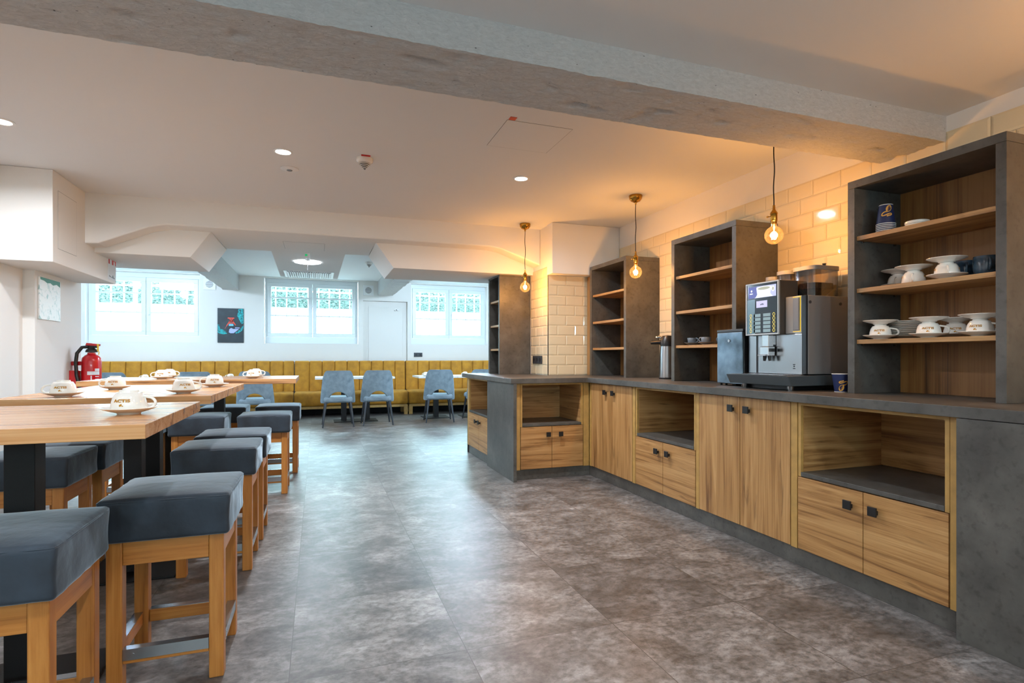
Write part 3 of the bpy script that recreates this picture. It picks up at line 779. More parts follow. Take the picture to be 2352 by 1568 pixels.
# s: 0 at left (hy1) .. 1 right (hy0) ; q: 0 bottom .. 1 top, as seen from the room
hw, hh = (hy1-hy0-2*fw), (hz1-hz0-2*fw)
def pf(dx):
    return lambda s, q: (xh-dx, hy1-fw-s*hw, hz0+fw+q*hh)
def patch(name, s0, s1, q0, q1, mat, parent, dx=.0008):
    bm = B(); a = pf(dx)(s0, q0); b = pf(.0001)(s1, q1); add_box(bm, a[0], b[0], b[1], a[1], a[2], b[2]); return mesh(name, bm, mat, parent)
patch('reflection_band', .0, .27, .0, .70, M['panel_reflection'], PN)  # bluish reflection painted onto the glossy panel
AD = patch('advert_screen', .06, .95, .725, .955, M['ad'], PN, .0012)
F = pf(.0018)
bm = B(); flat_poly(bm, [(.06, .725), (.30, .725), (.36, .80), (.33, .955), (.06, .955)], pf(.0015)); mesh('advert_shade', bm, M['ad_dark'], PN)
bm = B(); flat_poly(bm, [(.32, .93), (.35, .79), (.30, .74), (.25, .728), (.86, .728), (.80, .765), (.77, .80), (.82, .93), (.57, .953)], F)
flat_poly(bm, ell(.86, .875, .05, .055), F); mesh('advert_cup', bm, M['ad_white'], PN)
bm = B(); flat_poly(bm, ell(.57, .905, .2, .03), pf(.0022)); flat_poly(bm, ell(.86, .875, .028, .035), pf(.0022)); mesh('advert_foam', bm, M['ad_coffee'], PN)
bm = B(); flat_poly(bm, ell(.16, .875, .028, .022), F); flat_poly(bm, ell(.15, .82, .06, .012), F); mesh('advert_logo', bm, M['ad_white'], PN)
patch('display', .32, .67, .525, .66, M['lcd'], PN, .0012)
bm = B()
for k, (s, q) in enumerate(((.46, .58), (.49, .587), (.52, .595), (.55, .587))): flat_poly(bm, [(s-.012, .575), (s+.012, .575), (s+.012, q+.012), (s-.012, q+.012)], pf(.0018))
mesh('display_text', bm, M['lcd_ink'], PN)
for k in range(5):
    q = .37-k*.078
    for s in (.13, .88):
        bm = B(); c = Vector(pf(.001)(s, q)); n = 28; r0, r1 = .0066, .0092
        A_ = [bm.verts.new(c+Vector((0, r0*math.cos(2*PI*i/n), r0*math.sin(2*PI*i/n)*1.15))) for i in range(n)]; B_ = [bm.verts.new(c+Vector((0, r1*math.cos(2*PI*i/n), r1*math.sin(2*PI*i/n)*1.15))) for i in range(n)]
        for i in range(n): bm.faces.new((A_[i], A_[(i+1) % n], B_[(i+1) % n], B_[i]))
        mesh('button', bm, M['ring'], PN)
    patch('button_label', .23, .455, q-.032, q+.03, M['button_tab'], PN)
    patch('button_label', .54, .77, q-.032, q+.03, M['button_tab'], PN)
# spout
bm = B(); ys = 2.655
add_box(bm, xb-.05, xb-.012, ys-.026, ys+.026, 1.16, 1.2315); add_box(bm, xb-.058, xb-.008, ys-.034, ys+.034, 1.105, 1.1605); add_box(bm, xb-.07, xb-.0585, ys-.02, ys+.04, 1.105, 1.114)
add_box(bm, xb-.0115, xb+.001, ys-.022, ys+.022, 1.17, 1.23)
SP = mesh('spout', bm, M['chrome'], CM, bevel=.003)
bm = B()
for dy in (-.018, .018): add_cyl(bm, (xb-.034, ys+dy, 1.106), (xb-.034, ys+dy*1.2, 1.075), .012, .008, 14)
add_box(bm, xb-.045, xb-.02, ys-.046, ys-.0345, 1.13, 1.15)
mesh('nozzle', bm, M['black'], SP, smooth=True)
# small maker's mark on the panel
bm = B(); ff = lambda x, y: (xb-.0006, 2.486-x, 1.045+y)
flat_poly(bm, [(-.008, -.015), (.008, -.015), (.008, -.011), (-.008, -.011)], ff); flat_poly(bm, [(-.007, .0), (.0, -.006), (.007, 0), (.0, .004)], ff); flat_poly(bm, [(-.008, .008), (.008, .008), (.008, .012), (-.008, .012)], ff)
mesh('emblem', bm, M['black'], CM)
# drip tray and feet
bm = B(); add_prism(bm, [(2.44, .992), (2.99, .998), (2.99, .938), (2.47, .936)], 'y', 2.375, 2.86); mesh('drip_tray', bm, M['tray'], CM, bevel=.003)
boxm('tray_grid', (2.46, 2.603, 2.42, 2.84, .9945, .9965), M['steel'], CM)
for (x, y) in ((2.51, 2.42), (2.53, 2.79), (2.93, 2.42), (2.93, 2.79)):
    bm = B(); add_cyl(bm, (x, y, .9085), (x, y, .9355), .014, .02, 16); mesh('foot', bm, M['steel'], CM, smooth=True)
boxm('underbox', (2.55, 2.97, 2.44, 2.80, .91, .9375), M['black'], CM)
# hoppers (rounded plan)
def hopper(x0, x1, y0, y1, z0, z1, fill):
    def plan(k, r=.05):
        pts = []
        a0, a1, b0, b1 = x0+k, x1-k, y0+k, y1-k; r = min(r, (a1-a0)/2.01, (b1-b0)/2.01)
        for (cx, cy, s) in ((a1-r, b1-r, 0), (a0+r, b1-r, 1), (a0+r, b0+r, 2), (a1-r, b0+r, 3)):
            for i in range(7): t = (s+i/6)*PI/2; pts.append((cx+r*math.cos(t), cy+r*math.sin(t)))
        return pts
    bm = B(); add_prism(bm, plan(.004), 'z', z0, z1-.024); hp = mesh('bean_hopper', bm, M['hopper'], CM, smooth=True)
    bm = B(); add_prism(bm, plan(0.), 'z', z1-.023, z1); mesh('hopper_lid', bm, M['lid_grey'], hp, smooth=True)
    bm = B(); n = len(plan(.02)); P_ = plan(.02); cx, cy = (x0+x1)/2, (y0+y1)/2
    rings = [[bm.verts.new((cx+(p[0]-cx)*s, cy+(p[1]-cy)*s, z)) for p in P_] for s, z in ((.45, z0+.004), (1., z0+fill*.6), (.97, z0+fill), (.6, z0+fill*1.06))]
    for a, b in zip(rings, rings[1:]):
        for i in range(n): bm.faces.new((a[i], a[(i+1) % n], b[(i+1) % n], b[i]))
    bm.faces.new(rings[-1]); bm.faces.new(rings[0][::-1]); mesh('beans', bm, M['beans'], hp)
    return hp
h1_ = hopper(2.70, 2.93, 2.44, 2.615, 1.4495, 1.632, .085)
bm = B(); add_cyl(bm, (2.85, 2.50, 1.6325), (2.85, 2.50, 1.655), .004, .012, 10); mesh('lid_key', bm, M['black'], h1_)
hopper(2.70, 2.90, 2.62, 2.74, 1.4495, 1.628, .06)
hopper(2.70, 2.79, 2.745, 2.825, 1.4495, 1.605, .1)

# black milk cooler box
t = thing('milk_cooler', 'slim black box with smudged steel front left of the coffee machine', 'cooler', (2.61, 2.985, .9085))
boxm('casing', (2.584, 2.645, 2.863, 3.104, .922, 1.262), M['black'], t, .004)
boxm('lid', (2.574, 2.646, 2.8615, 3.107, 1.2625, 1.281), M['grey_plate'], t, .003)
dr = boxm('door', (2.572, 2.5835, 2.866, 3.101, .924, 1.2605), M['fridge'], t, .003)
bm = B(); add_cyl(bm, (2.5715, 2.982, 1.205), (2.565, 2.982, 1.205), .0095, n=20); mesh('lock', bm, M['chrome'], dr, smooth=True)
for (x, y) in ((2.592, 2.885), (2.592, 3.085), (2.635, 2.885), (2.635, 3.085)):
    bm = B(); add_cyl(bm, (x, y, .9085), (x, y, .9215), .008, n=14); mesh('foot', bm, M['black'], t)

# airpot
c = (2.87, 4.09, .9085)
t = thing('airpot', 'steel pump airpot with black top on the worktop by the first shelf units', 'thermos', c)
bm = B(); add_lathe(bm, [(0, .012), (.073, .012), (.0735, .02), (.071, .1), (.068, .22), (.064, .282), (0, .283)], 40, c); mesh('body', bm, M['steel'], t, smooth=True)
bm = B(); add_lathe(bm, [(0, 0), (.073, 0), (.075, .004), (.0745, .0115), (0, .0118)], 40, c); mesh('base_ring', bm, M['black'], t, smooth=True)
bm = B(); add_lathe(bm, [(0, .2835), (.066, .2835), (.067, .3), (.062, .345), (.045, .372), (0, .38)], 36, c)
add_tube(bm, [(c[0]-.03, c[1]+.02, c[2]+.318), (c[0]-.075, c[1]+.05, c[2]+.316), (c[0]-.12, c[1]+.08, c[2]+.312)], .018, 14, rad=[.024, .017, .013])
hd = mesh('pump_head', bm, M['black'], t, smooth=True)
bm = B(); add_tube(bm, [(c[0]-.035, c[1]+.03, c[2]+.352), (c[0]-.06, c[1]+.045, c[2]+.366), (c[0]-.078, c[1]+.056, c[2]+.356)], .012, 10); mesh('lever', bm, M['chrome'], hd, smooth=True)
# ------------------------------------------------------------------ bar stools
SG = 'square upholstered bar stools'
def make_stool(label):
    t = thing('bar_stool', label, 'stool', (0,0,0), 0, SG)
    H = .181
    def puff(p, h):
        fx, fy = p.x/h[0], p.y/h[1]
        dz = .012*(1-fx**4)*(1-fy**4) if p.z > h[2]*.6 else 0
        w = .0022*math.sin(p.x*41+p.y*17)*math.sin(p.z*30+2) + .0015*math.sin(p.x*90-p.y*70)
        return (w*(1 if abs(fx) > .8 else 0), w*(1 if abs(fy) > .8 else 0), dz)
    bm = B(); add_rbox(bm, (0, 0, .5645), (.39, .39, .141), .016, 4, 10, puff)
    cu = mesh('seat_cushion', bm, M['stool_velvet'], t, smooth=True, world=False, angle=80)
    bm = B(); a = .1918; z = .6265
    add_tube(bm, [(-a+.012, -a, z), (a-.012, -a, z), (a-.003, -a+.003, z), (a, -a+.012, z), (a, a-.012, z), (a-.003, a-.003, z), (a-.012, a, z), (-a+.012, a, z), (-a+.003, a-.003, z), (-a, a-.012, z), (-a, -a+.012, z), (-a+.003, -a+.003, z), (-a+.012, -a, z)], .003, 8, False)
    mesh('piping', bm, M['stool_velvet'], cu, smooth=True, world=False)
    w = .046; q = .172
    for sx in (-1, 1):
        for sy in (-1, 1):
            x, y = sx*(q-w/2), sy*(q-w/2)
            bm = B(); add_box(bm, x-w/2, x+w/2, y-w/2, y+w/2, .0, .4935); mesh('leg', bm, M['stool_v'], t, bevel=.004, world=False)
    i = q-w-.0005
    for s in (-1, 1):
        y = s*(q-.016)
        bm = B(); add_box(bm, -i, i, y-.012, y+.012, .415, .4935); mesh('apron_rail', bm, M['stool_x'], t, bevel=.002, world=False)
        bm = B(); add_box(bm, y-.012, y+.012, -i, i, .415, .4935); mesh('apron_rail', bm, M['stool_y'], t, bevel=.002, world=False)
        bm = B(); add_box(bm, -i, i, y-.013, y+.013, .092, .138); r_ = mesh('foot_rail', bm, M['stool_x'], t, bevel=.002, world=False)
        bm = B(); yo = y+s*.0135
        add_box(bm, -i, i, min(yo, yo+s*.002), max(yo, yo+s*.002), .104, .1405); add_box(bm, -i, i, y-.0135, y+.0135, .1385, .1405)
        add_cyl(bm, (-i+.03, yo+s*.002, .122), (-i+.03, yo+s*.0035, .122), .004, n=10)
        mesh('steel_guard', bm, M['steel'], r_, world=False)
        bm = B(); add_box(bm, y-.013, y+.013, -i, i, .092, .138); r_ = mesh('foot_rail', bm, M['stool_y'], t, bevel=.002, world=False)
        bm = B(); add_box(bm, min(yo, yo+s*.002), max(yo, yo+s*.002), -i, i, .104, .1405); add_box(bm, y-.0135, y+.0135, -i, i, .1385, .1405)
        add_cyl(bm, (yo+s*.002, -i+.03, .122), (yo+s*.0035, -i+.03, .122), .004, n=10)
        mesh('steel_guard', bm, M['steel'], r_, world=False)
    return t
ST = [
 (-.803, 1.862, 'slate velvet stool at the bottom left corner, cut by the photo edge'),
 (-.475, 2.305, 'large slate velvet stool at the end of the nearest table'),
 (-.488, 3.315, 'slate velvet stool at the middle bar table, second back along the aisle'),
 (-.478, 3.81, 'slate velvet stool half hidden behind the second aisle stool'),
 (-.395, 4.975, 'slate velvet stool in front of the far bar table, on the aisle'),
 (-.872, 4.995, 'slate velvet stool in front of the far bar table, beside the black column'),
 (-.345, 5.81, 'farthest slate velvet stool on the aisle, behind the far bar table'),
 (-.812, 5.82, 'slate velvet stool behind the far bar table, crossed by a black column'),
 (-1.28, 3.29, 'slate velvet stool seen under the nearest table behind its black column'),
 (-1.262, 3.715, 'slate velvet stool at the far side of the one seen under the nearest table'),
 (-1.33, 4.995, 'slate velvet stool almost hidden behind the black columns of the middle table'),
]
s0 = make_stool(ST[0][2])
for i, (x, y, lab) in enumerate(ST):
    if i == 0: s0.location = (x, y, 0)
    else: dup(s0, (x, y, 0), 0, lab)

# ------------------------------------------------------------------ bar tables
TZ = .92; TH = .039
def column(t, x, y, z0, z1, w=.078):
    bm = B(); add_box(bm, x-w/2, x+w/2, y-w/2, y+w/2, z0, z1); return mesh('column', bm, M['black_metal'], t, bevel=.003)
def bar_table(label, x0, x1, y0, y1, cols, base):
    t = thing('bar_table', label, 'table', ((x0+x1)/2, (y0+y1)/2, 0), group='wood topped bar tables')
    boxm('table_top', (x0, x1, y0, y1, TZ-TH, TZ), M['table'], t, .0015)
    boxm('base_plate', (*base, .0, .012), M['black_metal'], t, .003)
    for (x, y) in cols: column(t, x, y, .0125, TZ-TH-.011)
    for (x, y) in cols: boxm('top_plate', (x-.12, x+.12, y-.12, y+.12, TZ-TH-.0105, TZ-TH-.0005), M['black_metal'], t)
    return t
bar_table('nearest wood topped bar table with one upturned cup', -1.29, -.438, 1.712, 2.52, [(-.86, 2.14)], (-1.12, -.70, 2.045, 2.462)).rotation_euler.z = R(.9)
bar_table('middle wood topped bar table with four upturned cups', -1.30, -.465, 2.89, 4.13, [(-.88, 3.32), (-.88, 3.67)], (-1.08, -.668, 3.162, 3.86))
bar_table('far wood topped bar table with two pairs of upturned cups', -1.66, -.162, 4.87, 5.715, [(-.775, 5.24), (-1.13, 5.24)], (-1.28, -.6, 5.178, 5.46))

# ------------------------------------------------------------------ dining chairs
CG = 'blue grey velvet dining chairs'
def make_chair(label):
    t = thing('dining_chair', label, 'chair', (0,0,0), 0, CG)
    # shell wraps the rear of the seat, sitter faces +Y
    ns, nz = 44, 18; bm = B(); outer, inner = [], []
    for i in range(ns+1):
        s = -1+2*i/ns
        a = abs(s)
        zl = .372
        if a < .44: zl = .405+.15*math.sqrt(max(0, 1-(a/.445)**2))
        elif a > .9: zl = .372+(a-.9)*.25
        # rounded top corners
        zt = .885-.085*max(0, (a-.55)/.45)**2.6*1.5
        co, ci = [], []
        for j in range(nz+1):
            f = j/nz; z = zl+(zt-zl)*f
            g = max(0, (z-.372)/.51)
            W = .268-.05*g**1.3
            ang = s*R(80)
            x = W*math.sin(ang)/math.sin(R(80)); 
            y0 = -.215-.07*g
            y = y0+(1-math.cos(ang))*(.21-.10*g)
            nrm = Vector((math.sin(ang), -math.cos(ang)*1.0, .12)).normalized()
            th = .032-.010*g
            p = Vector((x, y, z))
            co.append(bm.verts.new(p)); ci.append(bm.verts.new(p-nrm*th))
        outer.append(co); inner.append(ci)
    for i in range(ns):
        for j in range(nz):
            bm.faces.new((outer[i][j], outer[i+1][j], outer[i+1][j+1], outer[i][j+1])); bm.faces.new((inner[i][j], inner[i][j+1], inner[i+1][j+1], inner[i+1][j]))
        bm.faces.new((outer[i][0], inner[i][0], inner[i+1][0], outer[i+1][0])); bm.faces.new((outer[i][nz], outer[i+1][nz], inner[i+1][nz], inner[i][nz]))
    for i in (0, ns):
        for j in range(nz): bm.faces.new((outer[i][j], outer[i][j+1], inner[i][j+1], inner[i][j]))
    bk = mesh('backrest', bm, M['chair_velvet'], t, smooth=True, world=False, angle=50, bevel=.008, seg=3)
    bm = B(); add_rbox(bm, (0, .015, .425), (.43, .44, .09), .035, 4, 8, lambda p, h: (0, 0, .012*(1-(p.x/h[0])**2)*(1-(p.y/h[1])**2) if p.z > 0 else 0))
    mesh('seat', bm, M['chair_velvet'], t, smooth=True, world=False, angle=80)
    for sx in (-1, 1):
        for sy, yb, yt in ((-1, -.245, -.175), (1, .235, .17)):
            bm = B(); add_cyl(bm, (sx*.232, yb, 0), (sx*.185, yt, .385), .011, .021, 18); mesh('leg', bm, M['leg_metal'], t, smooth=True, world=False)
    return t
CH = [
 (.315, 9.275, 0, 'blue grey velvet chair, left of the pair backed to the long white bench table'),
 (.925, 9.30, 0, 'blue grey velvet chair, right of the pair backed to the long white bench table'),
 (1.965, 9.37, R(-6), 'single blue grey velvet chair in front of the white table left of the counter'),
 (2.70, 9.42, R(4), 'blue grey velvet chair mostly hidden behind the counter return'),
 (-.875, 9.25, 0, 'blue grey velvet chair seen between far bar table and farthest aisle stools'),
 (-1.66, 9.25, 0, 'blue grey velvet chair showing only its top edge above the far bar table'),
 (-2.74, 9.25, R(5), 'blue grey velvet chair showing its top edge beside the fire extinguisher'),
]
c0 = make_chair(CH[0][3])
for i, (x, y, r, lab) in enumerate(CH):
    if i == 0: c0.location = (x, y, 0); c0.rotation_euler.z = r
    else: dup(c0, (x, y, 0), r, lab)

# ------------------------------------------------------------------ bench tables
def bench_table(label, x0, x1, y0, y1, cols, base):
    t = thing('bench_table', label, 'table', ((x0+x1)/2, (y0+y1)/2, 0), group='pale dining tables at the bench')
    boxm('table_top', (x0, x1, y0, y1, .722, .755), M['table_white'], t, .002)
    boxm('base_plate', (*base, 0, .012), M['black_metal'], t, .003)
    for (x, y) in cols: column(t, x, y, .0125, .711, .088); boxm('top_plate', (x-.15, x+.15, y-.15, y+.15, .7115, .7215), M['black_metal'], t)
bench_table('long pale table with two chairs at the mustard bench', -.03, 1.275, 9.72, 10.42, [(.435, 9.93), (.82, 9.93)], (.27, .985, 9.70, 10.12))
bench_table('square pale table behind the single chair left of the counter', 1.685, 2.385, 9.72, 10.42, [(2.04, 9.98)], (1.80, 2.27, 9.78, 10.2))
bench_table('square pale table mostly hidden behind the counter return', 2.39, 3.09, 9.72, 10.42, [(2.74, 9.98)], (2.5, 2.97, 9.78, 10.2))
bench_table('long pale table hidden behind the far bar table', -2.0, -.62, 9.72, 10.42, [(-1.5, 9.93), (-1.11, 9.93)], (-1.66, -.95, 9.72, 10.12))
bench_table('pale table at the far left end of the mustard bench', -3.45, -2.3, 9.72, 10.42, [(-3.05, 9.93), (-2.66, 9.93)], (-3.2, -2.5, 9.72, 10.12))

# ------------------------------------------------------------------ mustard bench
def bench(label, x0, x1, lines):
    t = thing('bench', label, 'bench', ((x0+x1)/2, 10.95, 0), group='mustard velvet bench sections')
    boxm('base_frame', (x0+.01, x1-.01, 10.705, 11.25, .145, .19), M['lam_edge'], t, .003)
    for x in (x0+.045, x1-.045):
        for y in (10.73, 11.2):
            boxm('foot', (x-.035, x+.035, y-.025, y+.025, 0, .1445), M['lam_edge'], t, .003)
    def puff(p, h): return (0, -.012*(1-(p.z/h[2])**2) if p.y < -h[1]*.8 else 0, .018*(1-(p.y/h[1])**2) if p.z > h[2]*.6 else 0)
    bm = B(); add_rbox(bm, ((x0+x1)/2, 10.95, .318), (x1-x0-.006, .52, .25), .045, 4, 24, puff); mesh('seat_cushion', bm, M['mustard'], t, smooth=True, angle=80)
    xs_ = [x0+.004]+[v for v in lines if x0+.05 < v < x1-.05]+[x1-.004]
    for a, b in zip(xs_, xs_[1:]):
        def pf2(p, h): return (0, -.014*(1-(p.x/h[0])**2)-.05*(p.z/h[2])*-.5 if p.y < 0 else .05*(p.z/h[2])*.5, 0)
        bm = B(); add_rbox(bm, ((a+b)/2, 11.15, .735), (b-a-.002, .14, .575), .022, 4, 6, pf2)
        mesh('backrest_channel', bm, M['mustard'], t, smooth=True, angle=80)
LN = [-3.304+.2265*i for i in range(31)]
bench('mustard velvet bench section at the left under two windows', -3.72, -.4, LN)
bench('mustard velvet bench section behind the long table in the middle', -.395, 1.655, LN)
bench('mustard velvet bench section at the right behind the counter return', 1.66, 3.6, LN)
o = boxm('shading', (-3.7, 3.6, 11.24, 11.296, .001, .12), M['dark']); base_at(o, (0, 11.27, 0)); o.name = 'bench_shade_strip'; o['kind'] = 'structure'; o['label'] = 'dark skirting under the bench'  # dark strip standing for the black shade beneath the bench
# ------------------------------------------------------------------ crockery
def cup_prof(rt, h):   # upright teacup: base at z=0, rim at z=h
    o = [(0, .004), (.42*rt, .004), (.44*rt, .0), (.52*rt, .0), (.53*rt, .006), (.70*rt, .12*h), (.86*rt, .34*h), (.95*rt, .62*h), (1.*rt, h-.001)]
    i = [(1.*rt-.0012, h), (rt-.0032, h-.001), (.95*rt-.0035, .62*h), (.86*rt-.004, .36*h), (.68*rt-.004, .17*h), (.3*rt, .085*h), (0, .08*h)]
    return o+i
def logo_on_cup(bm, rt, h, a0, up):
    """gold print on the outside; up=-1 for an upturned cup (the print follows the cup upside down)"""
    def fn(x, y):
        z = h*.5+y
        r = rt*(.95+.05*(z/h-.62)/.38)+.0006
        a = a0+x/r
        return (r*math.cos(a), r*math.sin(a), z)
    text_into(bm, 'ACTIS', .0125, lambda x, y: fn(x*1.4, y), PI)
    for (x, y, a, b, rr) in ((.002, .0135, .0046, .0032, .5), (-.004, .0155, .0024, .0016, 0), (.0, .0105, .0016, .0016, 0)):
        flat_poly(bm, ell(x, y, a, b, rr, 12), fn)
def make_cup(label, rt=.05, h=.062, mat='porcelain', logo=True, handle=1., la=-PI/2, group='white logo cups'):
    t = thing('cup', label, 'cup', (0,0,0), 0, group)
    bm = B(); add_lathe(bm, cup_prof(rt, h), 44); body = mesh('bowl', bm, M[mat], t, smooth=True, world=False, angle=60)
    bm = B(); pts = []
    for i in range(15):
        k = i/14; a = -R(62)+k*R(158)
        pts.append((rt*.86+.004+.026*handle*(math.cos(a)*.9+.25*math.sin(k*PI))*1.0, 0, h*.56+.52*h*.62*math.sin(a)+.004))
    pts[0] = (rt*.80, 0, h*.3); pts[-1] = (rt*.965, 0, h*.86)
    add_tube(bm, pts, .0042, 10); mesh('handle', bm, M[mat], t, smooth=True, world=False)
    if logo:
        for aa in (la, la+PI): bm = B(); logo_on_cup(bm, rt, h, aa, 1); mesh('logo_print', bm, M['gold'], t, world=False)
    return t
def make_saucer(label, r=.0775, mat='porcelain', group='white saucers'):
    bm = B(); k = r/.0775
    add_lathe(bm, [(0, .004), (.026*k, .004), (.027*k, 0), (.031*k, 0), (.033*k, .004), (.055*k, .010), (.072*k, .0165), (.0775*k, .0195), (.0772*k, .0212), (.0745*k, .0205), (.055*k, .0135), (.036*k, .0085), (.033*k, .0078), (0, .0075)], 48)
    o = mesh('saucer', bm, M[mat], None, smooth=True, angle=60); tag(o, label, 'saucer', group); return o
def copy_one(o, loc, rz, label, flip=False):
    c = o.copy(); COL.objects.link(c); c.location = loc; c.rotation_euler = (PI if flip else 0, 0, rz); c['label'] = label; return c
SHS = .0135   # height of saucer well above its foot (cup rim rests on the slope)
cup0 = sau0 = None
def put_saucer(x, y, z, lab, rz=0.):
    global sau0
    if sau0 is None: sau0 = make_saucer(lab); sau0.location = (x, y, z); return sau0
    return copy_one(sau0, (x, y, z), rz, lab)
def put_cup(x, y, z, lab, azim, logo_dir=None, upturned=True, group=None):
    """azim: world direction of the handle (radians); logo printed a quarter turn from the handle"""
    global cup0
    if cup0 is None: cup0 = make_cup(lab); c = cup0; c.location = (0,0,0)
    else: c = dup(cup0, (0, 0, 0), 0, lab)
    h = .062
    if upturned:
        c.location = (x, y, z+h); c.rotation_euler = (PI, 0, azim)
    else:
        c.location = (x, y, z); c.rotation_euler = (0, 0, azim)
    if group: c['group'] = group
    return c
# a cup local: handle at +X, logo at -Y. flipped by PI about X: logo faces +Y; turn so the logo faces the camera (-Y): azim = PI -> handle at -X
TC = [
 (-.560, 2.055, 'table', R(180)+R(170), 'on the nearest bar table'),
 (-1.075, 3.02, 'table', R(185), 'at the front left of the middle bar table'),
 (-1.045, 3.60, 'table', R(180), 'at the back left of the middle bar table'),
 (-.620, 3.115, 'table', R(200)+R(180), 'at the front right of the middle bar table'),
 (-.578, 3.72, 'table', R(190), 'at the back right of the middle bar table'),
 (-1.185, 5.17, 'table', R(180), 'at the left of the far bar table'),
 (-.505, 5.08, 'table', R(170), 'at the right of the far bar table'),
 (-1.20, 5.50, 'table', R(350), 'behind the left cup on the far bar table'),
 (-.515, 5.45, 'table', R(20), 'behind the right cup on the far bar table'),
]
for x, y, k, az, where in TC:
    put_saucer(x, y, TZ, 'white saucer under the upturned cup %s' % where)
    put_cup(x, y, TZ+SHS-.001, 'upturned white cup with gold print %s' % where, az)
for x, y, where in ((1.83, 9.83, 'on the square table beside the single chair'), (2.55, 9.83, 'on the table behind the counter return'), (-1.30, 9.83, 'on the bench table behind the far bar table'), (-2.47, 9.83, 'on the bench table at the far left')):
    put_saucer(x, y, .755, 'white saucer %s' % where); put_cup(x, y, .755+SHS-.001, 'upturned white cup %s' % where, R(200))
# shelf unit nearest the camera: bottom shelf
def sandwich(x, y, z, where, az, base=True):
    zz = z
    if base: put_saucer(x, y, z, 'lower saucer of the %s' % where); zz = z+SHS-.001
    put_cup(x, y, zz, 'upturned cup of the %s' % where, az, group='white logo cups')
    put_saucer(x, y, zz+.0625, 'top saucer of the %s' % where)
b = SHZ[2]+.0003
sandwich(2.72, 2.052, b, 'first white cup set from the left on the bottom shelf', R(-60))
sandwich(2.72, 1.815, b, 'second white cup set from the left on the bottom shelf', R(-60))
sandwich(2.88, 1.797, b, 'third white cup set from the left on the bottom shelf', R(-60))
sandwich(2.725, 1.603, b, 'fourth white cup set from the left on the bottom shelf', R(-80))
sandwich(2.885, 1.582, b, 'white cup set half hidden by the right side panel', R(-60))
m_ = SHZ[1]+.0003
sandwich(2.86, 2.06, m_, 'back left white cup set on the middle shelf', R(200))
sandwich(2.735, 1.895, m_, 'front left white cup set on the middle shelf', R(210), base=False)
sandwich(2.72, 1.735, m_, 'white cup set left of the blue mugs', R(215))
ords = ['lowest', 'second from the bottom', 'third from the bottom', 'fourth from the bottom', 'fifth from the bottom', 'sixth from the bottom', 'third from the top', 'second from the top', 'topmost']
p0 = None
for i in range(9):
    lab = 'white plate in the tall stack on the bottom shelf, %s' % ords[i]
    if p0 is None: p0 = make_saucer(lab, .08, group='stacked white plates'); p0.name = 'plate'; p0['category'] = 'plate'; p0.location = (2.88, 2.035, b)
    else: copy_one(p0, (2.88, 2.035, b+.0092*i), i*.7, lab)
# blue mugs
mug = thing('mug', 'dark blue glazed mug, left of the two on the middle shelf', 'mug', (2.86, 1.744, m_), R(215), 'dark blue mugs')
bm = B(); add_lathe(bm, [(0, .003), (.034, .0), (.037, .002), (.045, .022), (.0475, .05), (.0465, .088), (.0455, .0895), (.0435, .088), (.0445, .05), (.041, .022), (.03, .008), (0, .007)], 44); mesh('body', bm, M['mug_blue'], mug, smooth=True, world=False, angle=60)
bm = B(); add_tube(bm, [(.0445, 0, .072), (.06, 0, .074), (.071, 0, .06), (.07, 0, .042), (.058, 0, .028), (.0445, 0, .026)], .005, 10); mesh('handle', bm, M['mug_blue'], mug, smooth=True, world=False)
dup(mug, (2.80, 1.623, m_), R(222), 'dark blue glazed mug, right of the two on the middle shelf')
# white lids on the top shelf
tp = SHZ[0]+.0003
bm = B(); add_lathe(bm, [(0, 0), (.049, 0), (.051, .004), (.0505, .012), (.047, .014), (.044, .0105), (0, .0105)], 40)
o = mesh('saucer_dish', bm, M['porcelain'], None, smooth=True, angle=50); o.location = (2.745, 1.885, tp); tag(o, 'flat white dish on the top shelf, upper of two', 'dish', 'flat white dishes')
o.name = 'dish'; o2 = copy_one(o, (2.745, 1.885, tp), 0, 'flat white dish on the top shelf, lower of two'); o.location.z += .0145
